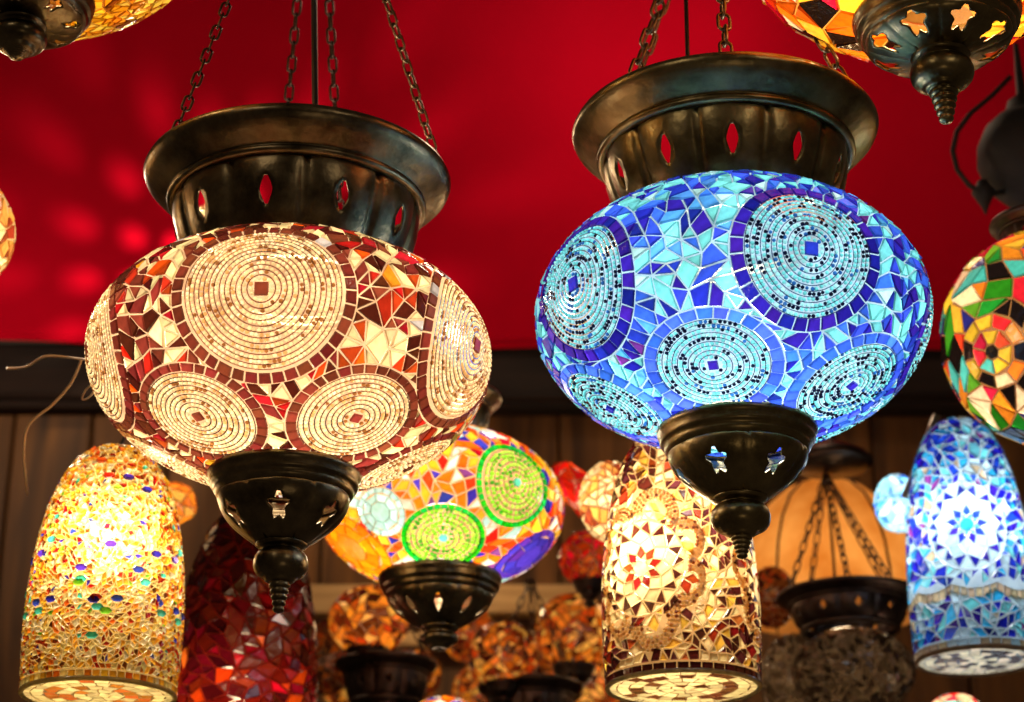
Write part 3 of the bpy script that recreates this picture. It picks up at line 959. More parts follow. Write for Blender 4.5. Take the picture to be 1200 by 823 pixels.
def star(mos, m, r, mats, n=8, ph=0.0):
    """a star flower of cut glass: heart, zigzag, long points, outer zigzag"""
    def pt(rr, k, off=0.0):
        a = ph + 2 * math.pi * (k + off) / n
        return (rr * math.cos(a), rr * math.sin(a))
    h, zz, pts, outz = mats
    mos.flat(m, [pt(0.17 * r, k) for k in range(n)], h, gap=0.0003)
    for k in range(n):
        mos.flat(m, [pt(0.17 * r, k), pt(0.17 * r, k, 1.0), pt(0.30 * r, k, 0.5)], h, gap=0.0003)
        mos.flat(m, [pt(0.17 * r, k), pt(0.30 * r, k, 0.5), pt(0.48 * r, k, 0.0), pt(0.30 * r, k, -0.5)], zz, gap=0.0004)
    for k in range(n):
        mos.flat(m, [pt(0.30 * r, k, 0.5), pt(0.48 * r, k, 1.0), pt(0.66 * r, k, 0.5), pt(0.48 * r, k, 0.0)], pts, gap=0.0004)
    for k in range(n):
        mos.flat(m, [pt(0.48 * r, k), pt(0.66 * r, k, 0.5), pt(0.82 * r, k, 0.0), pt(0.66 * r, k, -0.5)], pts, gap=0.0004)
        mos.flat(m, [pt(0.66 * r, k, 0.5), pt(0.82 * r, k, 0.0), pt(1.0 * r, k, 0.25)], outz, gap=0.0004)
        mos.flat(m, [pt(0.66 * r, k, 0.5), pt(1.0 * r, k, 0.75), pt(0.82 * r, k, 1.0)], outz, gap=0.0004)
        mos.flat(m, [pt(0.66 * r, k, 0.5), pt(1.0 * r, k, 0.25), pt(1.0 * r, k, 0.75)], pts, gap=0.0004)
        mos.flat(m, [pt(0.82 * r, k, 0.0), pt(1.0 * r, k, 0.25), pt(1.0 * r, k, -0.25)], pts, gap=0.0004)
def scallops(mos, m, r, lobe, n, cols, wts, size, step, rows=3, below=9.0):
    """a garland of bead arcs standing round a star; clears the chips under it"""
    X, Y = [], []
    cen = []
    for k in range(n):
        a0 = 2 * math.pi * (k + 0.5) / n
        cx, cy = r * math.cos(a0), r * math.sin(a0)
        if cy > below: continue
        cen.append((cx, cy, a0))
        for j in range(rows):
            rr = lobe - j * step
            cnt = max(6, int(math.pi * 1.25 * rr / (size * 1.1)))
            for i in range(cnt):
                a = a0 + (i / (cnt - 1) - 0.5) * math.pi * 1.25
                X.append(cx + rr * math.cos(a)); Y.append(cy + rr * math.sin(a))
    lo, hi = lobe - (rows + 0.2) * step, lobe + 0.9 * step
    band_glass = glass(*cols[0][4]) if len(cols[0]) > 4 else glass(236, 196, 128)
    kept = []
    for t in mos.tiles:
        x, y = m.coords(t[2]); drop = False
        if math.hypot(x, y) > m.R * 0.98:
            for cx, cy, a0 in cen:
                d = math.hypot(x - cx, y - cy); da = (math.atan2(y - cy, x - cx) - a0 + math.pi) % (2 * math.pi) - math.pi
                if lo < d < hi and abs(da) < math.pi * 0.63: drop = True; break
        if not drop: kept.append(t)
    mos.tiles = kept
    vs, fs = [], []
    for cx, cy, a0 in cen:
        b = len(vs); K = 14
        a = a0 + (np.arange(K) / (K - 1) - 0.5) * math.pi * 1.25
        for j, rr in enumerate((lobe + 0.25 * step, lobe - 0.5 * (rows - 1) * step, lobe - (rows - 0.7) * step)):
            q, _ = m.at(cx + rr * np.cos(a), cy + rr * np.sin(a), 0.0003); vs.extend(q.tolist())
        for j in range(2):
            for i in range(K - 1): fs.append((b + j * K + i, b + j * K + i + 1, b + (j + 1) * K + i + 1, b + (j + 1) * K + i))
    fs = [f for f in fs if min(vs[i][2] for i in f) > mos.zlim[0]]
    if fs: mesh_obj('garland_band', vs, fs, band_glass, mos.globe, True)
    bead_at(mos, m, X, Y, size, cols, wts)
def bead_at(mos, m, X, Y, size, cols, wts):
    rg = mos.rg
    q, n = m.at(np.array(X), np.array(Y), 0.0006)
    ok = (q[:, 2] > mos.zlim[0] + 0.002) & (q[:, 2] < mos.zlim[1])
    q, n = q[ok], n[ok]; K = len(q)
    if not K: return
    e1 = np.cross(n, [0.3, 0.2, 0.93]); e1 /= np.linalg.norm(e1, axis=1, keepdims=True); e2 = np.cross(n, e1)
    R = size * 0.5 * rg.uniform(0.9, 1.1, K)[:, None]
    V = [q + (e1 * math.cos(math.pi / 3 * k) + e2 * math.sin(math.pi / 3 * k)) * R for k in range(6)] + [q + n * R * 0.8]
    V = np.stack(V, 1).reshape(-1, 3)
    F = [(b + k, b + (k + 1) % 6, b + 6) for b in range(0, K * 7, 7) for k in range(6)]
    o = mesh_obj('bead_garland', V, F, BEAD, mos.globe, True)
    C = np.array([np.array(cols[i][:3]) * rg.uniform(0.8, 1.15) for i in rg.choice(len(cols), K, p=wts)])
    cc = np.ones((K * 7, 4), np.float32); cc[:, :3] = np.repeat(C, 7, axis=0)
    at = o.data.attributes.new('Col', 'FLOAT_COLOR', 'POINT'); at.data.foreach_set('color', cc.ravel())
    o['kind'] = 'stuff'

# yellow vase, lower left
dY = 1.72; uY = dY / FPX
vy = vase_root(126, 681, dY)
sy = vase_surf(uY, 0.965, 0.97)
gy = globe_shell(sy, grout('honey_grout', rgb(228, 196, 130)), vy)
ym = [glass(250, 236, 170), glass(244, 190, 60), glass(226, 120, 30), glass(176, 40, 18), glass(110, 56, 20), glass(40, 40, 190),
      glass(70, 200, 200), glass(120, 190, 50), glass(250, 245, 225)]
my = Mosaic(vy, gy, sy, ym, 5, gap=0.0003, height=0.0015)
my.zlim = (sy.Z[0] + 11 * uY, sy.zmax * 0.995)
eyes = []
for (ex, ey, mi) in ((130, 638, 5), (95, 665, 5), (162, 667, 5), (110, 702, 5), (137, 701, 5), (182, 650, 5), (50, 648, 5), (60, 702, 5), (205, 716, 5),
                     (95, 678, 6), (170, 682, 6), (114, 711, 6), (188, 719, 6), (108, 745, 6), (62, 632, 6), (47, 716, 6),
                     (150, 560, 5), (120, 540, 3), (172, 574, 5), (128, 558, 3), (88, 552, 1), (112, 700, 3), (124, 716, 7), (92, 682, 7)):
    p = pick(vy, sy, ex, ey)
    for az in (0, 120, 240):
        e = Med(sy, rot_az(p, az), 6.2 * uY); e.mi = mi; eyes.append(e)
my.meds = eyes
for e in eyes:
    a = np.arange(6) * math.pi / 3
    q, n = e.at(8.0 * uY * np.cos(a), 4.8 * uY * np.sin(a))
    my.poly(q, e.mi, gap=0.0002, h=0.0022)
my.shards(5.5 * uY, eyes, my.zlim[0], my.zlim[1], weighted([(0, 30), (1, 33), (2, 17), (3, 10), (4, 6), (8, 14), (7, 2), (5, 2), (6, 0.8)]), merge=0.6, tilt=0.08, tries=10)
row_of_squares(my, sy.Z[0] + 1 * uY, sy.Z[0] + 10 * uY, 60, lambda rg: int(rg.choice([0, 1, 2])))
my.emit(290)
rim_ring(sy, uY, ym[0], gy)
base_disc(sy, uY, [glass(250, 234, 176), glass(200, 120, 50)], gy, 5)
point_light('bulb_light', (0.004, -0.030, 38 * uY), 1.5, (1, 0.82, 0.50), 0.02, vy)
tag(vy, 'tall yellow and orange speckled mosaic vase lamp at the lower left', 'lamp', 'vase lamps hanging below')
hang(vy, sy.zmax, P(190, 440, 2.70))

# brown and cream star vase, centre right
dB = 1.72; uB = dB / FPX
vb = vase_root(796, 664, dB)
sb = vase_surf(uB, 0.965, 1.03)
gb = globe_shell(sb, grout('amber_grout', rgb(205, 165, 115)), vb)
bmats = [glass(248, 232, 180), glass(74, 32, 26), glass(150, 46, 26), glass(96, 44, 50), glass(240, 190, 80), glass(200, 120, 60)]
mb = Mosaic(vb, gb, sb, bmats, 9, gap=0.0006)
mb.zlim = (sb.Z[0] + 11 * uB, sb.zmax * 0.99)
pB = pick(vb, sb, 752, 666)
msb = [Med(sb, rot_az(pB, k * 120), 58 * uB) for k in range(3)]
mb.meds = msb
for m in msb:
    star(mb, m, 58 * uB, (0, 2, 0, 1), 9, 0.2)
mb.shards(11 * uB, msb, mb.zlim[0], mb.zlim[1], weighted([(0, 32), (1, 26), (2, 14), (3, 12), (4, 12), (5, 4)]), merge=0.45)
for m in msb:
    scallops(mb, m, 72 * uB, 33 * uB, 7, [rgb(250, 232, 180), rgb(225, 180, 110), rgb(130, 76, 40)], [0.6, 0.25, 0.15], 5.0 * uB, 5.2 * uB, 4)
row_of_squares(mb, sb.Z[0] + 1 * uB, sb.Z[0] + 10 * uB, 40, 1)
mb.emit(290)
rim_ring(sb, uB, bmats[0], gb)
base_disc(sb, uB, [glass(250, 234, 176), glass(110, 66, 36)], gb, 3)
point_light('bulb_light', (-0.018, -0.014, 20 * uB), 1.7, (1, 0.84, 0.56), 0.02, vb)
tag(vb, 'brown and cream mosaic vase lamp with a star flower under the blue globe', 'lamp', 'vase lamps hanging below')
hang(vb, sb.zmax, P(850, 430, 2.70))

# blue star vase, right edge
dC = 2.0; uC = dC / FPX
vc = vase_root(1134, 644, dC)
sb2 = vase_surf(uC, 0.765, 0.95)
gc = globe_shell(sb2, grout('ice_grout', rgb(185, 205, 215)), vc)
cm = [glass(205, 236, 245), glass(28, 50, 190), glass(50, 170, 225), glass(24, 20, 140), glass(120, 220, 225), glass(150, 60, 150), glass(220, 190, 150)]
mc = Mosaic(vc, gc, sb2, cm, 13, gap=0.0006)
mc.zlim = (sb2.Z[0] + 11 * uC, sb2.zmax * 0.99)
pC = pick(vc, sb2, 1133, 615)
msc = [Med(sb2, rot_az(pC, k * 120), 56 * uC) for k in range(3)]
mc.meds = msc
for m in msc:
    star(mc, m, 54 * uC, (2, 1, 0, 3), 9, 0.1)
mc.shards(10.5 * uC, msc, mc.zlim[0], mc.zlim[1], weighted([(0, 26), (1, 26), (2, 22), (3, 12), (4, 14), (5, 3), (6, 4)]), merge=0.45)
za, zb_ = sb2.Z[0] + 62 * uC, sb2.Z[0] + 74 * uC
mc.tiles = [t for t in mc.tiles if not (za - 3 * uC < t[2][2] < zb_ + 3 * uC and not any(m.inside(t[2][None], 0.0)[0] for m in msc))]
for i in range(54):
    a0, a1 = 2 * math.pi * i / 54, 2 * math.pi * (i + 1) / 54
    w0, w1 = 7 * uC * abs(math.sin(a0 * 4.5)), 7 * uC * abs(math.sin(a1 * 4.5))
    q4 = np.array([[math.cos(a) * 0.08, math.sin(a) * 0.08, z] for a, z in ((a0, za - w0), (a1, za - w1), (a1, zb_ - w1), (a0, zb_ - w0))])
    for v in q4:
        j = np.argmin(np.abs(sb2.Z - v[2])); v[0] *= sb2.R[j] / 0.08; v[1] *= sb2.R[j] / 0.08
    mc.poly(q4, 6, gap=0.0003, tilt=0.02)
row_of_squares(mc, sb2.Z[0] + 1 * uC, sb2.Z[0] + 10 * uC, 36, lambda rg: int(rg.choice([0, 6, 6])))
mc.emit(290)
rim_ring(sb2, uC, cm[6], gc)
base_disc(sb2, uC, [glass(245, 225, 190), glass(96, 84, 84)], gc, 4)
point_light('bulb_light', (-0.004, -0.014, 22 * uC), 1.0, (0.92, 0.96, 1.0), 0.02, vc)
tag(vc, 'blue and white mosaic vase lamp with a star flower at the right edge', 'lamp', 'vase lamps hanging below')

# dark red vase, behind the yellow one
dD = 2.05; uD = dD / FPX
vd = vase_root(288, 760, dD)
sd = vase_surf(uD, 0.90, 1.08, 150)
gd = globe_shell(sd, grout('wine_grout', rgb(95, 20, 14), 0.35), vd)
dm = [glass(96, 10, 8), glass(130, 16, 8), glass(60, 6, 8), glass(190, 40, 12), glass(235, 120, 40)]
md = Mosaic(vd, gd, sd, dm, 17, gap=0.0006)
md.zlim = (sd.Z[0] + 11 * uD, sd.zmax * 0.99)
md.shards(15 * uD, [], md.zlim[0], md.zlim[1], weighted([(0, 40), (1, 26), (2, 28), (3, 5), (4, 1.2)]), merge=0.45, tilt=0.08)
row_of_squares(md, sd.Z[0] + 1 * uD, sd.Z[0] + 10 * uD, 36, 1)
md.emit(200)
rim_ring(sd, uD, dm[1], gd)
base_disc(sd, uD, [dm[1], dm[2]], gd, 6)
point_light('bulb_light', (-0.01, -0.02, -70 * uD), 1.0, (1, 0.7, 0.4), 0.015, vd)
tag(vd, 'dark red mosaic vase lamp glowing low, between the yellow vase and battens', 'lamp', 'vase lamps hanging below')
hang(vd, sd.zmax, P(270, 445, 2.72))

# ------------------------------------------------------------------ further globe lamps
def globe_lamp(name, px, py, d, a_px, c_px, mats, weights, spacing, grout_m, power, light, seed, label, cat='lamp', group=None, tilt=0.0, meds=(),
               limit=200, cup=None, capk=None, cup_mat=None, merge=0.45, chi=None, roll=0.0, min_px=9.0, radius=0.02, ztop=0.93):
    u = d / FPX
    root = empty(name, P(px, py, d), rot=(math.radians(roll), math.radians(tilt), 0))
    bpy.context.view_layer.update()
    surf = ellipsoid(a_px * u, c_px * u, -0.985, 0.97, chi=(chi or c_px) * u)
    gl = globe_shell(surf, grout_m, root)
    mos = Mosaic(root, gl, surf, mats, seed, gap=0.0006)
    mos.zlim = (-0.97 * c_px * u, ztop * (chi or c_px) * u)
    ml = []
    for (mx, my_, R, n, fn) in meds:
        p = pick(root, surf, mx, my_)
        for k in range(n):
            m = Med(surf, rot_az(p, 360.0 / n * k), R * u); m.fn = fn; ml.append(m)
    mos.meds = ml
    for m in ml: m.fn(mos, m, u)
    mos.shards(spacing * u, ml, mos.zlim[0], mos.zlim[1], weighted(weights), merge=merge, tilt=0.05)
    mos.emit(limit, (min_px * u) ** 2 * 0.6)
    if power: point_light('bulb_light', (0, 0, 0), power, light, radius, root)
    if cup: make_cup(root, u, cup_mat=None, **cup) if False else make_cup(root, u, **cup)
    if capk: make_cap(root, u, capk[1], capk[2], capk[3], capk[4], 118, k=capk[0], kz=capk[5] if len(capk) > 5 else 1.0)
    tag(root, label, cat, group)
    return root, u

def disc_of(mat):
    def f(mos, m, u):
        r = m.R / u
        mos.flat(m, [(0.42 * m.R * math.cos(a), 0.42 * m.R * math.sin(a)) for a in np.arange(8) * math.pi / 4], mat, gap=0.0001)
        mos.ring(m, 0.42 * m.R, 0.75 * m.R, 8, mat, gap=0.0001)
        mos.ring(m, 0.75 * m.R, 1.0 * m.R, 16, mat, gap=0.0001)
    return f
def green_med(mos, m, u):
    beads(mos, m, 9 * u, m.R - 8 * u, 6.2 * u, 5.2 * u, [rgb(130, 232, 40), rgb(175, 240, 80), rgb(60, 175, 30)], [0.6, 0.25, 0.15], (thread_green, 0.0009))
    k = int(2 * math.pi * m.R / (9 * u))
    mos.ring(m, m.R - 8 * u, m.R, k, 5, gap=0.0002)
    mos.flat(m, [(6 * u * math.cos(a), 6 * u * math.sin(a)) for a in np.arange(6) * math.pi / 3], 6, gap=0.0002)
thread_green = glass(60, 130, 20)
cmats = [glass(245, 120, 20), glass(250, 200, 50), glass(225, 60, 20), glass(248, 246, 232), glass(60, 50, 190), glass(20, 190, 50), glass(90, 220, 190),
         glass(245, 140, 15), glass(80, 50, 190), glass(170, 225, 230), glass(130, 70, 150)]
globe_lamp('mosaic_globe_lamp', 517, 597, 1.95, 143, 92, cmats, [(0, 26), (1, 26), (2, 16), (3, 16), (4, 11), (10, 4), (9, 3)], 13,
           grout('peach_grout', rgb(220, 170, 120)), 2.3, (1, 0.93, 0.78), 31,
           'multicoloured globe lamp with two lime green discs behind the brown globe', meds=[
               (520, 630, 50, 1, green_med), (606, 566, 54, 1, green_med), (412, 642, 52, 1, disc_of(7)), (620, 652, 46, 1, disc_of(8)), (446, 600, 30, 1, disc_of(9))],
           cup=dict(z0=-88, rim=70, mat=BLACKM, ball=-64, tip=-78, ballr=22, npan=9, holefn=almond(0.13, 0.24), bh=10, spike_r=7, phase=math.radians(-90 - 20)),
           capk=(0.38, 10, 0.0, BLACKM, 118), limit=260, group='smaller mosaic globe lamps')

rmats = [glass(230, 40, 40), glass(245, 200, 60), glass(30, 140, 40), glass(40, 40, 130), glass(70, 190, 190), glass(240, 140, 40), glass(20, 14, 14), glass(250, 230, 190), glass(110, 190, 50)]
def flower(mos, m, u):
    r = m.R
    mos.flat(m, [(0.2 * r * math.cos(a), 0.2 * r * math.sin(a)) for a in np.arange(6) * math.pi / 3], 6, gap=0.0004)
    mos.ring(m, 0.2 * r, 0.6 * r, 7, lambda rg: int(rg.choice([0, 4, 1, 0])), gap=0.0008)
    mos.ring(m, 0.6 * r, 1.0 * r, 10, lambda rg: int(rg.choice([1, 7, 0, 5, 6])), gap=0.0009)
globe_lamp('mosaic_globe_lamp', 1230, 396, 1.85, 124, 128, rmats, [(0, 13), (1, 13), (2, 16), (3, 13), (4, 9), (5, 12), (6, 18), (7, 5), (8, 10)], 25,
           grout('dark_amber_grout', rgb(150, 100, 60)), 1.5, (1, 0.9, 0.7), 37, 'round rainbow mosaic globe lamp cut off by the right edge',
           meds=[(1163, 412, 46, 5, flower)], group='smaller mosaic globe lamps', limit=150,
           capk=(0.30, 10, 0.0, DARKM, 250))

omats = [glass(245, 130, 20), glass(250, 200, 60), glass(220, 40, 20), glass(250, 240, 215), glass(24, 14, 12), glass(120, 190, 170), glass(200, 80, 20)]
oL, oU = globe_lamp('mosaic_globe_lamp', 1086, -101, 1.56, 222, 150, omats, [(0, 34), (1, 22), (2, 16), (3, 10), (4, 9), (5, 4), (6, 10)], 32,
           grout('orange_grout', rgb(220, 150, 70)), 3.2, (1, 0.82, 0.5), 41, 'orange and red mosaic globe lamp cut off by the top right edge',
           cup=dict(z0=-146, rim=94, mat=BRONZE, ball=-66, tip=-132, ballr=36, npan=8, holefn=blossom(0.22, 0.26), bh=20, spike_r=16, phase=math.radians(-90 - 12)),
           group='lamps cut off by the top edge', limit=60)
gmats = [glass(240, 180, 40), glass(250, 215, 90), glass(210, 130, 20), glass(120, 60, 14)]
globe_lamp('mosaic_globe_lamp', 40, -122, 1.56, 208, 148, gmats, [(0, 34), (1, 32), (2, 22), (3, 12)], 13,
           grout('gold_grout', rgb(150, 90, 30)), 2.6, (1, 0.8, 0.45), 43, 'golden crackle mosaic globe lamp cut off by the top left edge',
           cup=dict(z0=-146, rim=80, mat=BLACKM, ball=-44, tip=-74, ballr=32, npan=8, bh=16, spike_r=14, phase=math.radians(-60)),
           group='lamps cut off by the top edge', limit=60)
emats = [glass(245, 225, 170), glass(230, 170, 90), glass(150, 70, 40)]
globe_lamp('mosaic_globe_lamp', -99, 268, 1.75, 112, 84, emats, [(0, 50), (1, 30), (2, 20)], 16, grout('sand_grout', rgb(210, 170, 120)), 1.4,
           (1, 0.85, 0.6), 47, 'cream mosaic globe lamp barely showing at the left edge', group='lamps cut off by the left edge', limit=40)

# small amber lamps in the background
amats = [glass(240, 150, 50), glass(200, 90, 20), glass(110, 40, 12), glass(250, 205, 110), glass(60, 22, 10)]
AG = grout('brown_grout', rgb(120, 66, 28), 0.35)
small_cup = lambda rim, mat: dict(z0=0, rim=rim, mat=mat)
def small(px, py, d, a, c, mats, wts, sp, power, light, seed, label, cupr=None, g=AG, capk=None, cupmat=None, tilt=0.0, roll=0.0, limit=60):
    cup = None
    if cupr:
        cup = dict(z0=-c * 0.95, rim=cupr, mat=cupmat or DARKM, ball=-cupr * 1.05, tip=-cupr * 1.55, ballr=cupr * 0.36, npan=6, bh=cupr * 0.2, spike_r=cupr * 0.13)
    return globe_lamp('small_mosaic_lamp', px, py, d, a, c, mats, wts, sp, g, power, light, seed, label, group='small lamps in the background', cup=cup,
                      capk=capk, tilt=tilt, roll=roll, limit=limit, min_px=7)
AW = [(0, 36), (1, 26), (2, 18), (3, 14), (4, 8)]
WARM = (1, 0.75, 0.42)
small(432, 728, 2.30, 46, 40, amats, AW, 10, 0.34, WARM, 51, 'small amber mosaic lamp left of the dark cup of the green disc lamp', 24)
small(590, 768, 2.34, 40, 38, amats, [(0, 20), (1, 20), (2, 26), (3, 18), (4, 22)], 9, 0.20, WARM, 52, 'small amber and brown speckled lamp below the batten ends', 20)
small(672, 742, 2.42, 44, 46, amats, AW, 10, 0.24, WARM, 53, 'small orange mosaic lamp just left of the star flower vase', 24)
rl = [glass(235, 40, 14), glass(190, 20, 10), glass(250, 110, 40)]
small(690, 655, 2.36, 34, 32, rl, [(0, 30), (1, 50), (2, 20)], 9, 0.12, WARM, 54, 'small dim red lamp beside the purple patch of the green disc lamp', 18)
small(682, 578, 2.20, 48, 17, rl, [(0, 70), (1, 20), (2, 10)], 22, 0.32, WARM, 55, 'bright red glass lamp tilted beside the lime green disc', None, tilt=44.0)
small(716, 588, 1.98, 36, 48, emats, [(0, 60), (1, 30), (2, 10)], 10, 0.55, (1, 0.86, 0.6), 56, 'small cream lamp glowing behind the star flower vase', None)
bl = [glass(150, 225, 240), glass(60, 120, 220), glass(220, 245, 250)]
small(1052, 590, 2.2, 26, 34, bl, [(0, 50), (1, 25), (2, 25)], 10, 0.34, (0.9, 0.96, 1), 57, 'small pale blue lamp peeping out beside the blue star vase', None, g=g_blue)
gray = [glass(140, 120, 98), glass(104, 84, 66), glass(66, 50, 40), glass(176, 154, 126)]
GG = grout('grey_grout', rgb(70, 56, 44), 0.05)
dish, uS = small(1000, 788, 2.22, 70, 50, gray, [(0, 30), (1, 30), (2, 25), (3, 15)], 9, 0.42, WARM, 58, 'grey brown mosaic lamp under a black dish on chains, inner light added', None, g=GG,  # bulb inside added to brighten an unlit globe
      capk=(0.46, 10, 0.0, DARKM, 74, 0.62))
apexS = Vector((-18 * uS, 0, 245 * uS))
for x, fr in ((-74, True), (-12, True), (40, True), (66, False), (-40, False)):
    chain(dish, rim_pt(uS, x, 80, 89, fr), apexS, 0.0150, 0.0062, 0.0011, DARKM, 0.4)
lathe('canopy', [(0.2 * uS, 268 * uS), (10 * uS, 270 * uS), (46 * uS, 276 * uS), (50 * uS, 282 * uS), (42 * uS, 292 * uS), (20 * uS, 304 * uS), (6 * uS, 312 * uS), (3 * uS, 345 * uS)], DARKM, dish, 48,
      loc=(-8 * uS, 0, -22 * uS))
small(936, 800, 2.28, 44, 58, gray, [(0, 40), (1, 20), (2, 10), (3, 30)], 9, 0.36, WARM, 59, 'silvery mosaic lamp low right of the star flower vase, inner light added', None, g=GG)  # unlit globe too; its inner bulb is added so the chips show
small(520, 858, 2.10, 46, 40, cmats, [(1, 40), (3, 20), (4, 20), (0, 20)], 14, 0.5, (1, 0.9, 0.7), 60, 'multicoloured lamp top peeping in at the bottom edge', None)
small(1120, 844, 2.15, 34, 30, rmats, [(0, 40), (7, 40), (4, 20)], 12, 0.4, (1, 0.9, 0.7), 61, 'red and white lamp top at the bottom edge under the blue vase', None)

small(204, 590, 2.12, 26, 24, amats, [(0, 60), (3, 40)], 14, 0.22, WARM, 62, 'small orange lamp wedged between the yellow vase and the brown globe', None)

# ------------------------------------------------------------------ other fittings
def hidden_fill_bulb(px, py, Y, power, label, r=0.017):  # unseen bulb, added behind a lamp to brighten the plank wall
    root = empty('hidden_fill_bulb', wall_point(px, py, Y))
    m, nt, out = new_mat('lit_bulb_glass')
    em = N(nt, 'ShaderNodeEmission'); em.inputs[0].default_value = (1, 0.7, 0.35, 1); em.inputs[1].default_value = 8
    nt.links.new(em.outputs[0], out.inputs[0])
    lathe('bulb', [(0.001, -r * 1.3), (r * 0.6, -r * 1.1), (r, -r * 0.3), (r * 0.95, r * 0.3), (r * 0.6, r * 1.1), (r * 0.5, r * 1.5)], m, root, 24)
    lathe('socket', [(r * 0.5, r * 1.4), (r * 0.62, r * 1.4), (r * 0.62, r * 3.2), (r * 0.2, r * 3.6)], DARKM, root, 24)
    tube('cable', [(0, 0, r * 3.4), (0, 0.02, 0.10), (0, WALL_Y - Y - 0.01, 0.16)], 0.002, CABLE, root)
    point_light('bulb_light', (0, -0.0, -r * 2.2), power, (1, 0.68, 0.34), 0.012, root)
    tag(root, label, 'bulb', 'unseen bulbs added behind the lamps')
hidden_fill_bulb(864, 585, 2.52, 0.8, 'unseen warm bulb added behind the cup of the blue globe to light the wall')
# glowing parchment dome behind the dish on chains
du = 2.50 / FPX
dome = empty('parchment_dome_lamp', P(974, 700, 2.50))
pm, pnt, pout = new_mat('parchment')
pn = N(pnt, 'ShaderNodeTexNoise'); pn.inputs['Scale'].default_value = 22; pn.inputs['Detail'].default_value = 5
ptc = N(pnt, 'ShaderNodeTexCoord'); pnt.links.new(ptc.outputs['Object'], pn.inputs['Vector'])
pr = N(pnt, 'ShaderNodeValToRGB')
pr.color_ramp.elements[0].position = 0.3; pr.color_ramp.elements[0].color = (0.50, 0.19, 0.03, 1)
pr.color_ramp.elements[1].position = 0.7; pr.color_ramp.elements[1].color = (0.70, 0.37, 0.11, 1)
pnt.links.new(pn.outputs['Fac'], pr.inputs[0])
ptl = N(pnt, 'ShaderNodeBsdfTranslucent'); pnt.links.new(pr.outputs[0], ptl.inputs[0])
pdf = N(pnt, 'ShaderNodeBsdfDiffuse'); pnt.links.new(pr.outputs[0], pdf.inputs[0])
pmx = N(pnt, 'ShaderNodeMixShader'); pmx.inputs[0].default_value = 0.35
pnt.links.new(ptl.outputs[0], pmx.inputs[1]); pnt.links.new(pdf.outputs[0], pmx.inputs[2]); pnt.links.new(pmx.outputs[0], pout.inputs[0])
DP = [(108, -20), (107, 10), (101, 45), (90, 78), (72, 108), (48, 130), (22, 142), (6, 145)]
lathe('shade', [(r * du, z * du) for r, z in DP], pm, dome, 64)
for k in range(10):
    a = 2 * math.pi * k / 10 + 0.2
    tube('rib', [((r + 1) * du * math.cos(a), (r + 1) * du * math.sin(a), z * du) for r, z in DP], 1.6 * du, DARKM, dome, 6)
lathe('top_cap', [(r * du, z * du) for r, z in ((16, 140), (17, 146), (12, 152), (5, 156), (3, 190))], DARKM, dome, 24)
point_light('bulb_light', (0, -0.02, 10 * du), 0.72, (1, 0.72, 0.42), 0.02, dome)
tag(dome, 'glowing tan parchment dome lamp behind the black dish on chains', 'lamp')
hidden_fill_bulb(520, 606, 2.55, 0.9, 'unseen warm bulb added behind the lime green disc lamp to light the battens')

# unseen pierced brass ball added near the cloth to throw the dots of light
pl = empty('added_dot_lantern', wall_point(240, 268, 2.57))
Rl = 0.032
for i in range(7):
    lo = -63 + 18 * i; hi = lo + 18
    def pf(v, lo=lo, hi=hi):
        t = math.radians(lo + (hi - lo) * v); return Rl * math.cos(t), Rl * math.sin(t)
    pierced('pierced_band', pf, int(24 * math.cos(math.radians(lo + 9))) + 2, blossom(0.17, 0.17, 0), 0.0, CHAINM, pl, ring=2, side=3, thick=0.0008, phase=0.13 * i)
lathe('end_plate', [(0.0005, Rl * 0.96), (Rl * 0.48, Rl * 0.88)], CHAINM, pl, 24)
lathe('end_plate', [(0.0005, -Rl * 0.96), (Rl * 0.48, -Rl * 0.88)], CHAINM, pl, 24)
tube('cable', [(0, 0, Rl * 0.96), (0, 0.03, 0.1), (0, 0.05, 0.2)], 0.0016, CABLE, pl)
point_light('bulb_light', (0, 0, 0), 7.5, (1, 0.8, 0.5), 0.0025, pl)
tag(pl, 'unseen pierced brass ball lantern added behind the brown globe to dot the red cloth with light', 'lantern')

# dark iron lantern in front of the cloth, right edge
dk = 2.1; uk = dk / FPX
IRON = plain('black_iron', (0.006, 0.004, 0.004, 1), 0.7)
ir = empty('iron_lantern', P(1206, 190, dk))
lathe('bowl', [(r * uk, z * uk) for r, z in ((0.5, -58), (14, -56), (34, -46), (52, -26), (60, 0), (58, 22), (48, 44), (34, 58), (22, 64), (18, 80), (6, 90), (3, 160))], IRON, ir, 48)
arm = tube('curved_arm', [((x - 1206) * uk, -0.01, (190 - y) * uk / 0.94) for x, y in ((1192, 88), (1168, 112), (1140, 135), (1122, 158), (1115, 182), (1118, 205), (1130, 224), (1148, 236), (1170, 232))],
           [3.2 * uk] * 9, IRON, ir)
lathe('leaf_drop', [(r * uk, z * uk) for r, z in ((0.5, -22), (5, -10), (10, 0), (14, 8), (9, 14), (6, 22))], IRON, arm, 20, loc=((1146 - 1206) * uk, -0.01, (190 - 240) * uk / 0.94))
tag(ir, 'dark iron lantern with a curved arm at the right edge before red cloth', 'lantern')

# steel rod by the blue vase
rod = tube('steel_rod', [P(1098, 486, 2.12), P(1060, 584, 2.12)], 0.0042, STEEL)
tag(rod, 'slanting grey steel rod left of the blue star vase', 'rod')

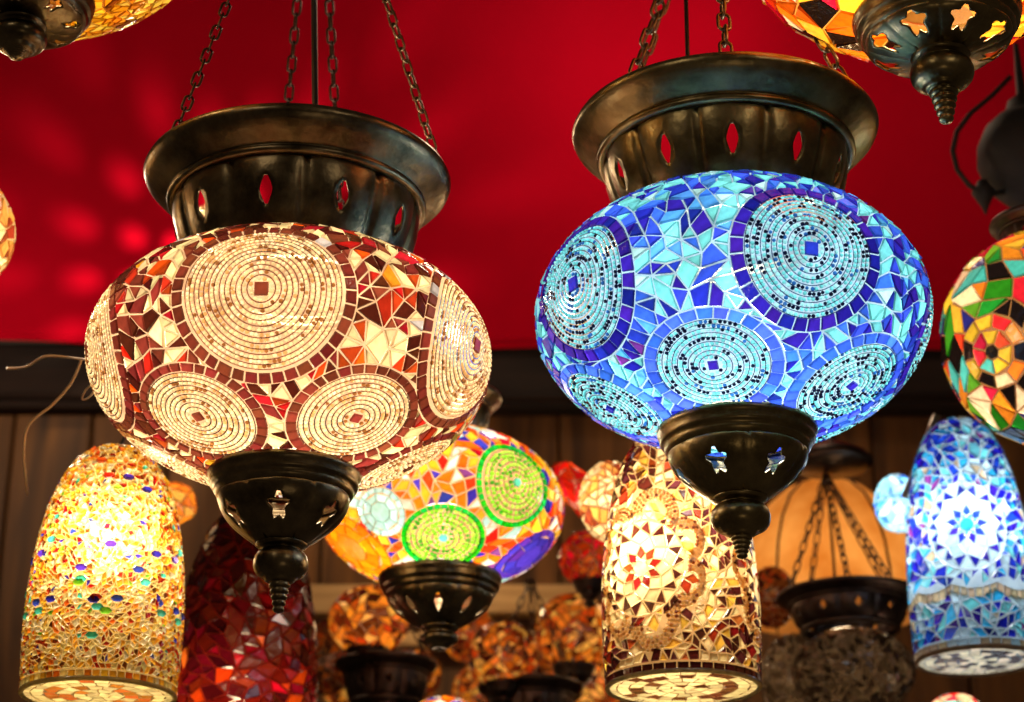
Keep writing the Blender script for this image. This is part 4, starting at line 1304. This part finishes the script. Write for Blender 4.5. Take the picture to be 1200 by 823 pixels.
# loose wires at the left
WIRE = plain('pale_wire', rgb(205, 170, 130), 0.4)
def wire(pts, label, r=0.0011):
    P3 = [P(x, y, d) for x, y, d in pts]
    out = []
    for i in range(len(P3) - 1):
        p0, p1, p2, p3 = P3[max(i - 1, 0)], P3[i], P3[i + 1], P3[min(i + 2, len(P3) - 1)]
        for k in range(6):
            t = k / 6
            out.append(0.5 * ((2 * p1) + (p2 - p0) * t + (2 * p0 - 5 * p1 + 4 * p2 - p3) * t * t + (3 * p1 - p0 - 3 * p2 + p3) * t ** 3))
    out.append(P3[-1])
    o = tube('loose_wire', out, r, WIRE, None, 6)
    tag(o, label, 'wire', 'loose wires beside the brown globe')
wire([(96, 420, 1.70), (84, 448, 1.72), (62, 474, 1.74), (34, 498, 1.76), (28, 530, 1.80), (32, 580, 1.9)], 'long pale wire sweeping down to the left of the brown globe')
wire([(8, 432, 1.8), (30, 430, 1.76), (52, 418, 1.72), (80, 419, 1.68), (104, 422, 1.60)], 'short pale wire running level into the left side of the brown globe')
wire([(110, 448, 1.60), (100, 458, 1.62), (96, 468, 1.63), (104, 466, 1.62), (112, 456, 1.60)], 'little curled loop of pale wire at the brown globe edge', 0.0008)

# unlit metal bowls low in the background
def metal_bowl(px, py, d, r, label):
    u = d / FPX
    o = empty('metal_bowl_lamp', P(px, py, d))
    make_cap(o, u, 9, 0.3, DARKM, -180, 121, k=r / 184.0)
    make_cup(o, u, -0.48 * r, 0.5 * r, DARKM, ball=-0.5 * r, tip=-0.8 * r, ballr=0.16 * r, bh=0.1 * r, spike_r=0.07 * r)
    kz = (252 - 180) * r / 184.0
    apex = Vector((0, 0, (kz + 130) * u))
    for x, fr in ((-0.8, True), (0.8, True), (0.1, False)):
        chain(o, rim_pt(u, x * r, r * 0.96, kz - 4, fr), apex, 0.015, 0.0062, 0.0011, DARKM)
    tag(o, label, 'lamp', 'unlit metal bowl lamps')
metal_bowl(452, 800, 2.30, 60, 'unlit dark metal bowl lamp under the small amber lamp')
metal_bowl(622, 828, 2.36, 62, 'unlit dark metal bowl lamp at the bottom edge left of the star flower vase')

small(548, 742, 2.52, 30, 34, amats, AW, 9, 0.10, WARM, 71, 'dim amber lamp behind the right side of the small dark cup', None)
small(645, 800, 2.50, 36, 34, amats, [(0, 15), (1, 25), (2, 30), (3, 10), (4, 20)], 9, 0.10, WARM, 72, 'dim brown speckled lamp low beside the star flower vase', 18)
small(385, 770, 2.48, 30, 44, amats, [(1, 25), (2, 35), (4, 40)], 9, 0.05, WARM, 73, 'dim brown lamp just right of the dark red vase', None)

small(415, 806, 2.55, 36, 34, amats, [(0, 15), (1, 25), (2, 30), (3, 10), (4, 20)], 9, 0.14, WARM, 81, 'dim amber lamp low behind the left metal bowl', None)
small(565, 812, 2.50, 34, 34, amats, AW, 9, 0.14, WARM, 82, 'dim amber lamp low between the two metal bowls', None)
small(696, 800, 2.44, 34, 40, amats, AW, 9, 0.20, WARM, 83, 'orange lamp tucked against the left side of the star flower vase', 18)
small(486, 790, 2.50, 30, 30, amats, [(0, 20), (2, 40), (4, 40)], 9, 0.10, WARM, 84, 'dim dark amber lamp below the small dark cup', None)
small(905, 700, 2.40, 26, 36, amats, [(1, 20), (2, 40), (4, 40)], 9, 0.06, WARM, 85, 'dark brown lamp squeezed between the star flower vase and black dish', None)
